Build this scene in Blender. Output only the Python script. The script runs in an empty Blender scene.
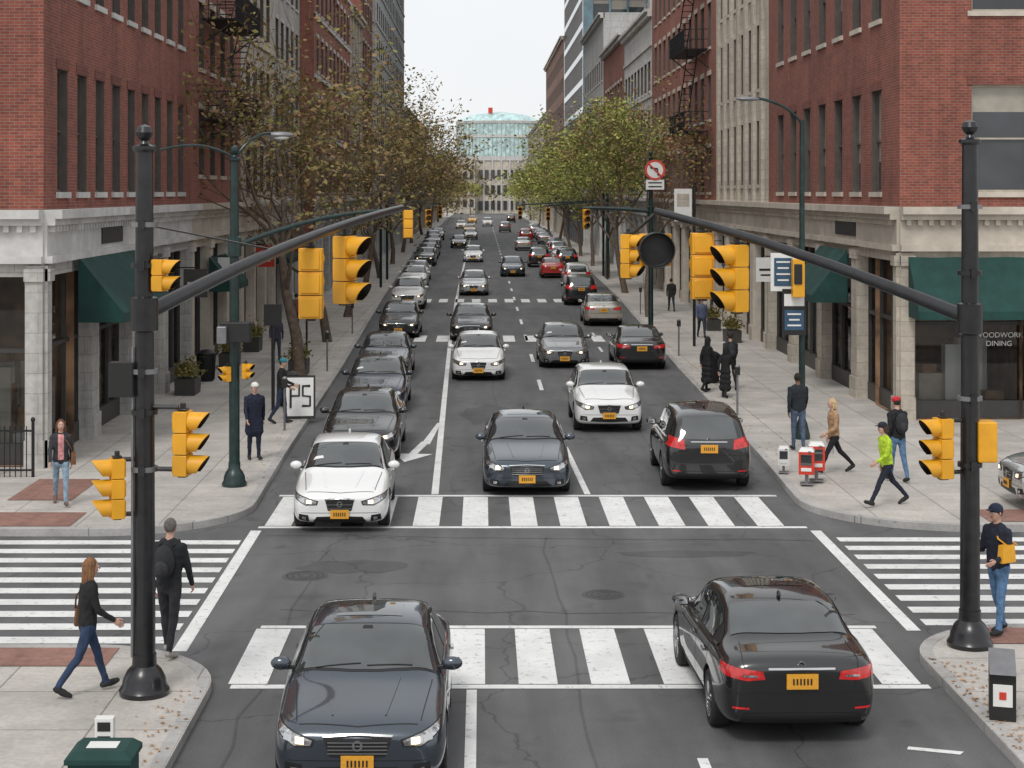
import bpy, bmesh, math, random
import numpy as np
from mathutils import Vector, Matrix
from mathutils.bvhtree import BVHTree
R = random.Random(7)
scene = bpy.context.scene
rad = math.radians
# ------------------------------------------------------------ materials
def newmat(name):
    m = bpy.data.materials.new(name); m.use_nodes = True
    nt = m.node_tree; b = nt.nodes['Principled BSDF']
    return m, nt, b
def noise(nt, vec, scale, detail=3, rough=.6):
    n = nt.nodes.new('ShaderNodeTexNoise'); n.inputs['Scale'].default_value = scale
    n.inputs['Detail'].default_value = detail; n.inputs['Roughness'].default_value = rough
    nt.links.new(vec, n.inputs['Vector']); return n.outputs['Fac']
def ramp(nt, fac, stops):
    r = nt.nodes.new('ShaderNodeValToRGB'); e = r.color_ramp.elements
    while len(e) < len(stops): e.new(.5)
    for i, (p, c) in enumerate(stops):
        e[i].position = p; e[i].color = (*c, 1) if len(c) == 3 else c
    nt.links.new(fac, r.inputs[0]); return r.outputs[0]
def mix(nt, f, a, b, mode='MIX'):
    m = nt.nodes.new('ShaderNodeMix'); m.data_type = 'RGBA'; m.blend_type = mode
    for s, v in ((0, f), (6, a), (7, b)):
        if isinstance(v, (int, float)): m.inputs[s].default_value = v
        elif isinstance(v, tuple): m.inputs[s].default_value = (*v, 1)
        else: nt.links.new(v, m.inputs[s])
    return m.outputs[2]
def bump(nt, b, h, strength, dist=.01):
    n = nt.nodes.new('ShaderNodeBump'); n.inputs['Strength'].default_value = strength
    n.inputs['Distance'].default_value = dist
    nt.links.new(h, n.inputs['Height']); nt.links.new(n.outputs[0], b.inputs['Normal'])
def pmat(name, col, rough=.6, metal=0, var=.15, scale=4, bmp=0, coat=0, emis=0, grime=0, ior=None):
    m, nt, b = newmat(name)
    if var > 0:
        tc = nt.nodes.new('ShaderNodeTexCoord').outputs['Object']
        c = ramp(nt, noise(nt, tc, scale, 2), [(.3, tuple(x*(1-var) for x in col)), (.7, tuple(min(1, x*(1+var)) for x in col))])
        if grime:
            gm = ramp(nt, noise(nt, tc, .6, 5, .7), [(.42, (0, 0, 0)), (.7, (1, 1, 1))])
            c = mix(nt, gm, c, tuple(x*(1-grime) for x in col))
        nt.links.new(c, b.inputs['Base Color'])
        if bmp: bump(nt, b, noise(nt, tc, scale*6), bmp)
    else: b.inputs['Base Color'].default_value = (*col, 1)
    b.inputs['Roughness'].default_value = rough; b.inputs['Metallic'].default_value = metal
    b.inputs['Coat Weight'].default_value = coat; b.inputs['Coat Roughness'].default_value = .03
    if ior: b.inputs['IOR'].default_value = ior
    if emis:
        b.inputs['Emission Color'].default_value = (*col, 1); b.inputs['Emission Strength'].default_value = emis
    return m
def brickmat(name, c1, c2, mortar, bw=.22, rh=.075, ms=.008, grime=.3):
    m, nt, b = newmat(name)
    uv = nt.nodes.new('ShaderNodeTexCoord').outputs['UV']
    ob = nt.nodes.new('ShaderNodeTexCoord').outputs['Object']
    t = nt.nodes.new('ShaderNodeTexBrick'); nt.links.new(uv, t.inputs['Vector'])
    t.inputs['Color1'].default_value = (*c1, 1); t.inputs['Color2'].default_value = (*c2, 1)
    t.inputs['Mortar'].default_value = (*mortar, 1); t.inputs['Scale'].default_value = 1
    t.inputs['Brick Width'].default_value = bw; t.inputs['Row Height'].default_value = rh
    t.inputs['Mortar Size'].default_value = ms; t.inputs['Mortar Smooth'].default_value = .2
    g = ramp(nt, noise(nt, ob, .5, 5, .65), [(.3, (1-grime,)*3), (.65, (1.0,)*3)])
    c = mix(nt, 1.0, t.outputs[0], g, 'MULTIPLY')
    f = ramp(nt, noise(nt, uv, 5, 2), [(.3, (.78,)*3), (.7, (1.0,)*3)])
    c = mix(nt, 1.0, c, f, 'MULTIPLY')
    # vertical water streaks
    mp = nt.nodes.new('ShaderNodeMapping'); mp.inputs['Scale'].default_value = (1, .08, 1); nt.links.new(uv, mp.inputs[0])
    s = ramp(nt, noise(nt, mp.outputs[0], 2.2, 3), [(.38, (.82,)*3), (.55, (1.0,)*3)])
    c = mix(nt, 1.0, c, s, 'MULTIPLY')
    nt.links.new(c, b.inputs['Base Color']); b.inputs['Roughness'].default_value = .85
    bump(nt, b, t.outputs['Fac'], -.4, .01)
    return m
def glassmat(name, col=(.02, .025, .03), rough=.04, spec=.8):
    m, nt, b = newmat(name)
    ob = nt.nodes.new('ShaderNodeTexCoord').outputs['Object']
    c = ramp(nt, noise(nt, ob, .7, 2), [(.3, col), (.7, tuple(x*2.2 for x in col))])
    nt.links.new(c, b.inputs['Base Color']); b.inputs['Roughness'].default_value = rough
    b.inputs['Specular IOR Level'].default_value = spec
    bump(nt, b, noise(nt, ob, 1.5, 2), .06, .02)
    return m
def shopglass():
    m, nt, b = newmat('shop_glass')
    nt.nodes.remove(b); out = nt.nodes['Material Output']
    tr = nt.nodes.new('ShaderNodeBsdfTransparent'); tr.inputs[0].default_value = (.7, .72, .72, 1)
    gl = nt.nodes.new('ShaderNodeBsdfGlossy'); gl.inputs['Roughness'].default_value = .02
    fr = nt.nodes.new('ShaderNodeFresnel'); fr.inputs[0].default_value = 1.6
    mx = nt.nodes.new('ShaderNodeMixShader')
    nt.links.new(fr.outputs[0], mx.inputs[0]); nt.links.new(tr.outputs[0], mx.inputs[1])
    nt.links.new(gl.outputs[0], mx.inputs[2]); nt.links.new(mx.outputs[0], out.inputs[0]); return m
def asphalt(name='asphalt', k=1.0):
    m, nt, b = newmat(name)
    ob = nt.nodes.new('ShaderNodeTexCoord').outputs['Object']
    mp = nt.nodes.new('ShaderNodeMapping'); mp.inputs['Scale'].default_value = (1, .12, 1); nt.links.new(ob, mp.inputs[0])
    c = ramp(nt, noise(nt, ob, .35, 5, .65), [(.3, (.092*k, .092*k, .095*k)), (.7, (.140*k, .140*k, .143*k))])
    st = ramp(nt, noise(nt, mp.outputs[0], 1.1, 3), [(.35, (.74,)*3), (.65, (1.12,)*3)])
    c = mix(nt, 1, c, st, 'MULTIPLY')
    sp = ramp(nt, noise(nt, ob, 60, 1), [(.3, (.72,)*3), (.7, (1.22,)*3)])
    c = mix(nt, 1, c, sp, 'MULTIPLY')
    v = nt.nodes.new('ShaderNodeTexVoronoi'); v.feature = 'DISTANCE_TO_EDGE'; v.inputs['Scale'].default_value = .28
    dn = nt.nodes.new('ShaderNodeTexNoise'); dn.inputs['Scale'].default_value = .9; dn.inputs['Detail'].default_value = 5
    nt.links.new(ob, dn.inputs['Vector'])
    ad = nt.nodes.new('ShaderNodeMix'); ad.data_type = 'RGBA'; ad.blend_type = 'ADD'; ad.inputs[0].default_value = 1.6
    nt.links.new(ob, ad.inputs[6]); nt.links.new(dn.outputs['Color'], ad.inputs[7]); nt.links.new(ad.outputs[2], v.inputs['Vector'])
    cr = ramp(nt, v.outputs['Distance'], [(.0, (.5,)*3), (.006, (1,)*3)])
    c = mix(nt, 1, c, cr, 'MULTIPLY')
    oil = ramp(nt, noise(nt, ob, 1.3, 3, .5), [(.61, (1,)*3), (.76, (.62,)*3)])
    c = mix(nt, 1, c, oil, 'MULTIPLY')
    nt.links.new(c, b.inputs['Base Color']); b.inputs['Roughness'].default_value = .72
    bump(nt, b, noise(nt, ob, 90, 1), .35, .006); return m
def roadpaint():
    m, nt, b = newmat('road_paint')
    ob = nt.nodes.new('ShaderNodeTexCoord').outputs['Object']
    w = ramp(nt, noise(nt, ob, 9, 7, .75), [(.35, (0, 0, 0)), (.44, (1, 1, 1))])
    t = ramp(nt, noise(nt, ob, 1.2, 3), [(.3, (.62, .62, .61)), (.7, (.80, .80, .79))])
    c = mix(nt, w, (.3, .3, .3), t)
    nt.links.new(c, b.inputs['Base Color']); b.inputs['Roughness'].default_value = .7; return m
def concrete(name, c0, c1, slab=1.5, joint=.012):
    m, nt, b = newmat(name)
    ob = nt.nodes.new('ShaderNodeTexCoord').outputs['Object']
    t = nt.nodes.new('ShaderNodeTexBrick'); nt.links.new(ob, t.inputs['Vector']); t.offset = 0
    t.inputs['Color1'].default_value = (*c0, 1); t.inputs['Color2'].default_value = (*c1, 1)
    t.inputs['Mortar'].default_value = tuple(x*.45 for x in c0)+(1,); t.inputs['Scale'].default_value = 1
    t.inputs['Brick Width'].default_value = slab; t.inputs['Row Height'].default_value = slab
    t.inputs['Mortar Size'].default_value = joint
    g = ramp(nt, noise(nt, ob, .8, 6, .7), [(.3, (.7,)*3), (.65, (1.04,)*3)])
    c = mix(nt, 1, t.outputs[0], g, 'MULTIPLY')
    g2 = ramp(nt, noise(nt, ob, 14, 3), [(.3, (.86,)*3), (.7, (1.06,)*3)])
    c = mix(nt, 1, c, g2, 'MULTIPLY')
    gum = nt.nodes.new('ShaderNodeTexVoronoi'); gum.inputs['Scale'].default_value = 2.2; nt.links.new(ob, gum.inputs['Vector'])
    gc = ramp(nt, gum.outputs['Distance'], [(.05, (.72,)*3), (.075, (1,)*3)])
    c = mix(nt, 1, c, gc, 'MULTIPLY')
    nt.links.new(c, b.inputs['Base Color']); b.inputs['Roughness'].default_value = .8
    bump(nt, b, noise(nt, ob, 40, 2), .2, .005); return m

M = {}
M['asphalt'] = asphalt(); M['asphaltD'] = asphalt('asphalt_patch', .72); M['paint'] = roadpaint()
M['walk'] = concrete('sidewalk_concrete', (.55, .515, .47), (.48, .45, .415))
M['kerb'] = concrete('kerb_granite', (.48, .465, .45), (.41, .40, .385), 1.8, .01)
M['redpave'] = brickmat('red_paving', (.38, .18, .14), (.31, .15, .115), (.28, .22, .19), .2, .1)
M['ground'] = pmat('ground_far', (.16, .15, .14), .9, var=.3, scale=.05)
M['brickR'] = brickmat('brick_red', (.37, .098, .062), (.25, .068, .047), (.32, .22, .18))
M['brickD'] = brickmat('brick_dark', (.30, .078, .052), (.19, .052, .040), (.25, .16, .13))
M['brickO'] = brickmat('brick_orange', (.44, .135, .085), (.34, .10, .068), (.36, .26, .22))
M['brickB'] = brickmat('brick_brown', (.36, .18, .13), (.27, .13, .095), (.3, .24, .2))
M['stoneL'] = brickmat('stone_light', (.60, .58, .55), (.54, .52, .49), (.36, .35, .33), 1.1, .45, .008, .22)
M['stoneC'] = brickmat('stone_cream', (.62, .56, .47), (.56, .50, .42), (.37, .33, .28), .9, .4, .008, .22)
M['stoneW'] = brickmat('stone_white', (.72, .71, .69), (.66, .65, .63), (.42, .42, .41), 1.2, .6, .012, .18)
M['trimL'] = pmat('trim_light', (.60, .59, .57), .75, var=.12, scale=2, bmp=.1, grime=.32)
M['trimC'] = pmat('trim_cream', (.58, .52, .44), .75, var=.12, scale=2, bmp=.1, grime=.3)
M['trimD'] = pmat('trim_dark', (.045, .043, .04), .5)
M['glass'] = glassmat('window_glass', (.028, .031, .034), .05, .65)
M['glassB'] = glassmat('tower_glass', (.07, .14, .17), .06, 1.0)
M['glassT'] = glassmat('teal_glass', (.27, .37, .37), .25, .5)
M['blind'] = pmat('window_blind', (.34, .31, .26), .4, var=.1, coat=.6)
M['shop'] = shopglass()
M['inner'] = pmat('shop_interior', (.26, .15, .085), .8, var=.7, scale=1.2)
M['innerL'] = pmat('shop_goods', (.5, .32, .18), .7, var=.8, scale=3)
M['frame'] = pmat('window_frame', (.10, .085, .075), .5)
M['frameC'] = pmat('window_frame_cream', (.42, .37, .30), .5)
M['roof'] = pmat('roof_tar', (.07, .07, .07), .9)
M['iron'] = pmat('black_iron', (.018, .018, .02), .45, .3, var=0)
M['awn'] = pmat('green_awning', (.010, .052, .045), .85, var=.25, scale=2, grime=.3)
M['pole'] = pmat('pole_black', (.012, .012, .014), .32, var=.4, scale=6, coat=.2)
M['polegreen'] = pmat('pole_green', (.010, .028, .026), .35, var=.4)
M['sigY'] = pmat('signal_yellow', (.80, .38, .015), .42, var=.1, scale=5, coat=.15, grime=.3)
M['sigK'] = pmat('signal_black', (.012, .012, .012), .5, var=0)
M['lensR'] = pmat('lens_red', (.10, .01, .008), .15, coat=.5, var=0)
M['lensA'] = pmat('lens_amber', (.10, .04, .008), .15, coat=.5, var=0)
M['lensG'] = pmat('lens_green', (.005, .05, .03), .15, coat=.5, var=0)
M['white'] = pmat('white_paint', (.72, .72, .70), .5, var=.05)
M['red'] = pmat('red_paint', (.6, .04, .02), .35, coat=.3, var=.1)
M['orange'] = pmat('orange_paint', (.7, .16, .03), .5, var=.1)
M['signblue'] = pmat('sign_blue', (.03, .08, .14), .4)
M['grey'] = pmat('metal_grey', (.22, .22, .23), .4, .5)
M['bark'] = pmat('tree_bark', (.13, .095, .07), .9, var=.35, scale=8)
M['leafA'] = pmat('leaf_olive', (.20, .175, .05), .7, var=.4, scale=1.5)
M['leafB'] = pmat('leaf_brown', (.26, .16, .065), .7, var=.4, scale=1.5)
M['leafC'] = pmat('leaf_green', (.29, .34, .075), .7, var=.35, scale=1.5)
M['leafD'] = pmat('leaf_yellow', (.46, .46, .13), .7, var=.35, scale=1.5)
M['leafF'] = pmat('leaf_fallen', (.36, .17, .05), .8, var=.5, scale=3)
def carpaint(name, c, metal=.0, rough=.24): return pmat(name, c, rough, metal, var=0, coat=1.0)
P = {'dgrey': carpaint('paint_dark_grey', (.065, .080, .10), .65), 'black': carpaint('paint_black', (.010, .010, .011)),
     'white': carpaint('paint_white', (.76, .76, .75)), 'navy': carpaint('paint_navy', (.03, .04, .058), .55),
     'silver': carpaint('paint_silver', (.50, .50, .50), .7), 'beige': carpaint('paint_beige', (.48, .45, .39), .6),
     'red': carpaint('paint_red', (.42, .02, .015)), 'yellow': carpaint('paint_taxi', (.75, .38, .02)),
     'grey': carpaint('paint_grey', (.22, .225, .23), .65), 'blue': carpaint('paint_blue', (.04, .08, .18), .3)}
M['cglass'] = pmat('car_glass', (.028, .034, .035), .02, var=.5, scale=1.6, coat=.6, ior=2.0)
M['trim'] = pmat('car_trim', (.012, .012, .012), .5, var=0)
M['chrome'] = pmat('chrome', (.6, .6, .6), .12, 1, var=0)
M['head'] = pmat('headlight', (.42, .42, .42), .08, .75, var=.7, scale=16, coat=1)
M['lamp'] = pmat('headlight_lit', (1.0, .74, .45), .3, emis=2.2, var=0)
M['tail'] = pmat('taillight', (.42, .012, .012), .15, var=.45, scale=14, coat=1, emis=.25)
M['tire'] = pmat('tire', (.018, .018, .018), .8, var=0)
M['rim'] = pmat('rim_alloy', (.42, .42, .43), .25, .9, var=0)
M['plate'] = pmat('plate_orange', (.70, .33, .03), .45, var=.12, scale=30)

# ------------------------------------------------------------ mesh builder
class MB:
    def __init__(s): s.v = []; s.f = []; s.m = []; s.s = []; s.mats = []
    def mi(s, m):
        if isinstance(m, str): m = M[m]
        if m not in s.mats: s.mats.append(m)
        return s.mats.index(m)
    def add(s, vs, fs, m, smooth=False):
        o = len(s.v); k = m if isinstance(m, int) else s.mi(m)
        s.v.extend(tuple(p) for p in vs)
        for f in fs: s.f.append(tuple(i+o for i in f)); s.m.append(k); s.s.append(smooth)
    def quad(s, a, b, c, d, m): s.add([a, b, c, d], [(0, 1, 2, 3)], m)
    def box(s, c, d, m, rot=0, top=None):
        x, y, z = (q/2 for q in d); t = top or 1
        P_ = [(-x, -y, -z), (x, -y, -z), (x, y, -z), (-x, y, -z), (-x*t, -y*t, z), (x*t, -y*t, z), (x*t, y*t, z), (-x*t, y*t, z)]
        cr, sr = math.cos(rot), math.sin(rot)
        P_ = [(c[0]+p[0]*cr-p[1]*sr, c[1]+p[0]*sr+p[1]*cr, c[2]+p[2]) for p in P_]
        s.add(P_, [(0, 3, 2, 1), (4, 5, 6, 7), (0, 1, 5, 4), (1, 2, 6, 5), (2, 3, 7, 6), (3, 0, 4, 7)], m)
    def obox(s, o, u, n, u0, u1, v0, v1, d0, d1, m):
        def q(a, b, c): return tuple(o[i]+u[i]*a+(0, 0, 1)[i]*b+n[i]*c for i in range(3))
        P_ = [q(u0, v0, d0), q(u1, v0, d0), q(u1, v0, d1), q(u0, v0, d1), q(u0, v1, d0), q(u1, v1, d0), q(u1, v1, d1), q(u0, v1, d1)]
        s.add(P_, [(0, 1, 2, 3), (7, 6, 5, 4), (3, 2, 6, 7), (1, 5, 6, 2), (0, 3, 7, 4), (0, 4, 5, 1)], m)
    def tube(s, pts, rs, m, n=10, cap=True):
        pts = [Vector(p) for p in pts]
        if not hasattr(rs, '__len__'): rs = [rs]*len(pts)
        vs = []; fs = []; prev = None
        for i, p in enumerate(pts):
            d = (pts[min(i+1, len(pts)-1)]-pts[max(i-1, 0)]).normalized()
            a = Vector((0, 0, 1)) if abs(d.z) < .9 else Vector((1, 0, 0))
            if prev is not None: a = prev
            e1 = (a-d*a.dot(d)).normalized(); prev = e1; e2 = d.cross(e1)
            for k in range(n):
                t = 2*math.pi*k/n; vs.append(tuple(p+(e1*math.cos(t)+e2*math.sin(t))*rs[i]))
        for i in range(len(pts)-1):
            for k in range(n):
                k2 = (k+1) % n; fs.append((i*n+k, i*n+k2, (i+1)*n+k2, (i+1)*n+k))
        if cap: fs.append(tuple(range(n-1, -1, -1))); fs.append(tuple(range((len(pts)-1)*n, len(pts)*n)))
        s.add(vs, fs, m, True)
    def ell(s, c, r, m, n=14, h=9, M3=None):
        vs = []; fs = []
        for j in range(h+1):
            t = math.pi*j/h
            for k in range(n):
                a = 2*math.pi*k/n; p = Vector((r[0]*math.sin(t)*math.cos(a), r[1]*math.sin(t)*math.sin(a), r[2]*math.cos(t)))
                if M3 is not None: p = M3 @ p
                vs.append((c[0]+p.x, c[1]+p.y, c[2]+p.z))
        for j in range(h):
            for k in range(n):
                k2 = (k+1) % n; fs.append((j*n+k, (j+1)*n+k, (j+1)*n+k2, j*n+k2))
        s.add(vs, fs, m, True)
    def caps(s, p0, p1, r0, r1, m, n=12):
        p0 = Vector(p0); p1 = Vector(p1); d = (p1-p0)
        L = max(d.length, 1e-5); d = d/L; pts = []; rs = []
        for k in range(4): a = math.pi/2*(k/4); pts.append(p0-d*r0*math.cos(a)); rs.append(max(r0*math.sin(a), .0008))
        pts.append(p0); rs.append(r0); pts.append(p1 if L > 1e-4 else p0+d*1e-4); rs.append(r1)
        for k in range(1, 5): a = math.pi/2*(k/4); pts.append(p1+d*r1*math.sin(a)); rs.append(max(r1*math.cos(a), .0008))
        s.tube(pts, rs, m, n)
    def lathe(s, c, prof, m, n=24, axis='z'):
        vs = []; fs = []
        for (r, h) in prof:
            for k in range(n):
                a = 2*math.pi*k/n
                if axis == 'z': vs.append((c[0]+r*math.cos(a), c[1]+r*math.sin(a), c[2]+h))
                elif axis == 'x': vs.append((c[0]+h, c[1]+r*math.cos(a), c[2]+r*math.sin(a)))
                else: vs.append((c[0]+r*math.cos(a), c[1]+h, c[2]+r*math.sin(a)))
        for j in range(len(prof)-1):
            for k in range(n):
                k2 = (k+1) % n; fs.append((j*n+k, j*n+k2, (j+1)*n+k2, (j+1)*n+k))
        s.add(vs, fs, m, True)
    def mesh(s, name, uv=True, sharp=40):
        me = bpy.data.meshes.new(name); me.from_pydata(s.v, [], s.f)
        for m in s.mats: me.materials.append(m)
        me.polygons.foreach_set('material_index', s.m); me.polygons.foreach_set('use_smooth', s.s)
        me.update()
        if any(s.s) and sharp: me.set_sharp_from_angle(angle=rad(sharp))
        if uv:
            nl = len(me.loops); co = np.empty(len(me.vertices)*3); me.vertices.foreach_get('co', co); co = co.reshape(-1, 3)
            li = np.empty(nl, int); me.loops.foreach_get('vertex_index', li)
            pn = np.empty(len(me.polygons)*3); me.polygons.foreach_get('normal', pn); pn = np.abs(pn.reshape(-1, 3))
            ls = np.empty(len(me.polygons), int); me.polygons.foreach_get('loop_total', ls)
            ax = np.repeat(np.argmax(pn, 1), ls); c = co[li]
            U = np.where(ax == 0, c[:, 1], c[:, 0]); V = np.where(ax == 2, c[:, 1], c[:, 2])
            l = me.uv_layers.new(name='UVMap'); l.data.foreach_set('uv', np.stack([U, V], 1).ravel())
        return me
    def obj(s, name, loc=(0, 0, 0), rot=0, sharp=40, bevel=0, scale=1):
        o = bpy.data.objects.new(name, s.mesh(name, sharp=sharp)); scene.collection.objects.link(o)
        o.location = loc; o.rotation_euler = (0, 0, rot); o.scale = (scale,)*3
        if bevel:
            b = o.modifiers.new('bev', 'BEVEL'); b.width = bevel; b.segments = 2; b.limit_method = 'ANGLE'; b.angle_limit = rad(40)
        return o
def inst(me, name, loc, rot=0, scale=1):
    o = bpy.data.objects.new(name, me); scene.collection.objects.link(o)
    o.location = loc; o.rotation_euler = (0, 0, rot); o.scale = (scale,)*3 if not hasattr(scale, '__len__') else scale
    return o

# ------------------------------------------------------------ camera
H, F, VX, VY = 6.3, 1700., 482., 192.
cam = bpy.data.cameras.new('camera'); co = bpy.data.objects.new('camera', cam); scene.collection.objects.link(co)
co.location = (0, 0, H); co.rotation_euler = (rad(90), 0, 0)
cam.sensor_width = 36; cam.lens = F/1024*36; cam.shift_x = (512-VX)/1024; cam.shift_y = -(384-VY)/1024
cam.clip_end = 4000; cam.clip_start = .3; scene.camera = co

# ------------------------------------------------------------ world (overcast)
w = bpy.data.worlds.new('World'); scene.world = w; w.use_nodes = True; nt = w.node_tree
sky = nt.nodes.new('ShaderNodeTexSky'); sky.sky_type = 'NISHITA'; sky.sun_disc = False
sky.sun_elevation = rad(52); sky.sun_rotation = rad(200); sky.air_density = 1.0; sky.dust_density = 1.5; sky.ozone_density = 1
hs = nt.nodes.new('ShaderNodeHueSaturation'); hs.inputs['Saturation'].default_value = .3
nt.links.new(sky.outputs[0], hs.inputs['Color'])
tc = nt.nodes.new('ShaderNodeTexCoord').outputs['Generated']
cl = ramp(nt, noise(nt, tc, 2.2, 4, .55), [(.3, (.80, .82, .84)), (.7, (.93, .94, .945))])
br = nt.nodes.new('ShaderNodeVectorMath'); br.operation = 'SCALE'; br.inputs['Scale'].default_value = 7.4; nt.links.new(cl, br.inputs[0])
nt.links.new(mix(nt, .85, hs.outputs[0], br.outputs[0]), nt.nodes['Background'].inputs[0])
nt.nodes['Background'].inputs[1].default_value = .15
sl = bpy.data.lights.new('sun', 'SUN'); sl.energy = 1.5; sl.angle = rad(16); sl.color = (1, .97, .93)
so = bpy.data.objects.new('sun', sl); scene.collection.objects.link(so)
az = rad(200); el = rad(52)
dv = Vector((math.sin(az)*math.cos(el), math.cos(az)*math.cos(el), math.sin(el)))
so.rotation_euler = dv.to_track_quat('Z', 'Y').to_euler()
scene.view_settings.view_transform = 'Standard'; scene.view_settings.look = 'None'; scene.view_settings.exposure = 0

# ------------------------------------------------------------ ground
def lerp(z, T):
    for (a, b), (c, d) in zip(T[:-1], T[1:]):
        if z <= c: return b+(d-b)*max(0, (z-a))/(c-a)
    return T[-1][1]
TL = [(30, -4.5), (60, -4.95), (100, -5.8), (200, -7.3), (400, -8), (700, -8)]
TR = [(30, 6.35), (60, 6.9), (100, 8.0), (200, 9.3), (400, 10), (700, 10)]
g = MB(); g.quad((-1500, -200, -.03), (1500, -200, -.03), (1500, 2500, -.03), (-1500, 2500, -.03), 'ground'); g.obj('ground')
g = MB()
g.quad((-120, -15, 0), (120, -15, 0), (120, 700, 0), (-120, 700, 0), 'asphalt'); g.obj('road')
def slab(name, outline, kerbline):
    b = MB(); n = len(outline)
    b.add([(x, y, .13) for x, y in outline], [tuple(range(n))], 'walk')
    kb = MB(); kw = .17
    pts = [Vector((x, y)) for x, y in kerbline]; ins = []
    for i, p in enumerate(pts):
        d = (pts[min(i+1, len(pts)-1)]-pts[max(i-1, 0)]).normalized(); ins.append(p+Vector((-d.y, d.x))*kw)
    for i in range(len(pts)-1):
        a, c = pts[i], pts[i+1]; ia, ic = ins[i], ins[i+1]
        ca = a+(ia-a)*.1; cc = c+(ic-c)*.1
        kb.quad((a.x, a.y, -.01), (c.x, c.y, -.01), (c.x, c.y, .118), (a.x, a.y, .118), 'kerb')
        kb.quad((a.x, a.y, .118), (c.x, c.y, .118), (cc.x, cc.y, .136), (ca.x, ca.y, .136), 'kerb')
        kb.quad((ca.x, ca.y, .136), (cc.x, cc.y, .136), (ic.x, ic.y, .136), (ia.x, ia.y, .136), 'kerb')
        kb.quad((ia.x, ia.y, .136), (ic.x, ic.y, .136), (ic.x, ic.y, .12), (ia.x, ia.y, .12), 'kerb')
    b.obj(name); kb.obj('kerb')
def arc(cx, cy, r, a0, a1, n=12): return [(cx+r*math.cos(rad(a0+(a1-a0)*i/n)), cy+r*math.sin(rad(a0+(a1-a0)*i/n))) for i in range(n+1)]
ZS = [40, 50, 60, 70, 80, 90, 100, 120, 150, 200, 300, 400, 600]
r = 2.6; k = [(-110, 31.1), (-20, 31.1)]+arc(-4.5-r, 31.1+r, r, -90, 0)+[(lerp(z, TL), z) for z in ZS]
slab('sidewalk', k+[(-110, 600)], k)
r = 2.8; k = [(lerp(z, TR), z) for z in ZS[::-1]]+arc(6.35+r, 31.5+r, r, 180, 270)+[(20, 31.5), (110, 31.5)]
slab('sidewalk', k+[(110, 600)], k)
r = 2.0; k = [(-3.4, -12)]+arc(-3.4-r, 23.2-r, r, 0, 90)+[(-20, 23.2), (-110, 23.2)]
slab('sidewalk', k+[(-110, -12)], k)
r = 1.8; k = [(110, 24.3), (20, 24.3)]+arc(5.85+r, 24.3-r, r, 90, 180)+[(5.85, -12)]
slab('sidewalk', k+[(110, -12)], k)
rp = MB()
for x0, x1, y0, y1 in ((-10.5, -7.6, 31.35, 32.7), (-6.6, -4.9, 22.1, 22.98), (9.5, 12, 31.8, 33.0), (-9.5, -8.2, 34, 36.5), (6.8, 8.2, 23.2, 24.05)):
    rp.quad((x0, y0, .1405), (x1, y0, .1405), (x1, y1, .1405), (x0, y1, .1405), 'redpave')
rp.obj('brick_paving')
mk = MB(); E = .006
def mq(x0, y0, x1, y1, b=None): (b or mk).quad((x0, y0, E), (x1, y0, E), (x1, y1, E), (x0, y1, E), 'paint')
def seg(xa, ya, xb, yb, w, b=None):
    (b or mk).quad((xa-w/2, ya, E), (xa+w/2, ya, E), (xb+w/2, yb, E), (xb-w/2, yb, E), 'paint')
x = -3.25
while x < 5.5: mq(x, 21.75, x+.5, 24.5); x += .93
mq(-3.2, 24.53, 5.7, 24.68); mq(-3.2, 21.55, 5.7, 21.72)
x = -4.1
while x < 6: mq(x, 32.05, x+.5, 35.1); x += .93
for y0, y1 in ((31.83, 32.0), (35.15, 35.32)): mq(-4.2, y0, 6.1, y1)
for xs, xe, lx in ((-12.5, -4.35, -4.15), (6.45, 14.5, 6.2)):
    y = 23.7 if xs < 0 else 24.7
    while y < 31.0: mq(xs, y, xe, y+.36); y += .74
    seg(lx, 23.3 if xs < 0 else 24.4, lx-.05 if xs < 0 else lx, 31.6, .2)
mk.obj('crosswalk_marking')
mk = MB()
seg(-.13, 15, -.13, 21.5, .13); seg(-.13, -10, -.13, 15, .13)
seg(2.45, 15.5, 2.45, 18.9, .12)
def curve(zs, xs, w):
    for i in range(len(zs)-1): seg(xs[i], zs[i], xs[i+1], zs[i+1], w)
curve([35.4, 72, 100, 200, 400], [-.98, -1.35, -1.5, -1.6, -1.6], .15)
seg(2.2, 35.4, 2.05, 42, .13)
z = 45
while z < 380: seg(1.9, z, 1.9, z+3, .13); z += 9
z = 39
while z < 300: seg(lerp(z, TR)-2.35, z, lerp(z, TR)-2.35, z+2, .1); z += 7
for zc in (71.5, 97):
    x = lerp(zc, TL)+.4
    while x < lerp(zc, TR)-.6: mq(x, zc, x+.5, zc+3); x += .95
def arrow(cx, cy, s, ang):
    pts = [(-.1, -1.6), (.1, -1.6), (.1, .3), (.45, .3), (0, 1.5), (-.45, .3), (-.1, .3)]
    c, q = math.cos(ang), math.sin(ang)
    mk.add([(cx+(px*c-py*q)*s, cy+(px*q+py*c)*s, E) for px, py in pts], [tuple(range(7))], 'paint')
arrow(-1.62, 41.2, 1.05, math.pi-.12); mk.quad((-1.52, 42.4, E+.003), (-1.3, 42.4, E+.003), (-1.12, 46.3, E+.003), (-1.22, 46.3, E+.003), 'paint')
mk.quad((4.8, 19.2, E), (5.35, 19.02, E), (5.42, 19.12, E), (4.84, 19.3, E), 'paint')
mk.obj('lane_marking')
mh = MB()
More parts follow.
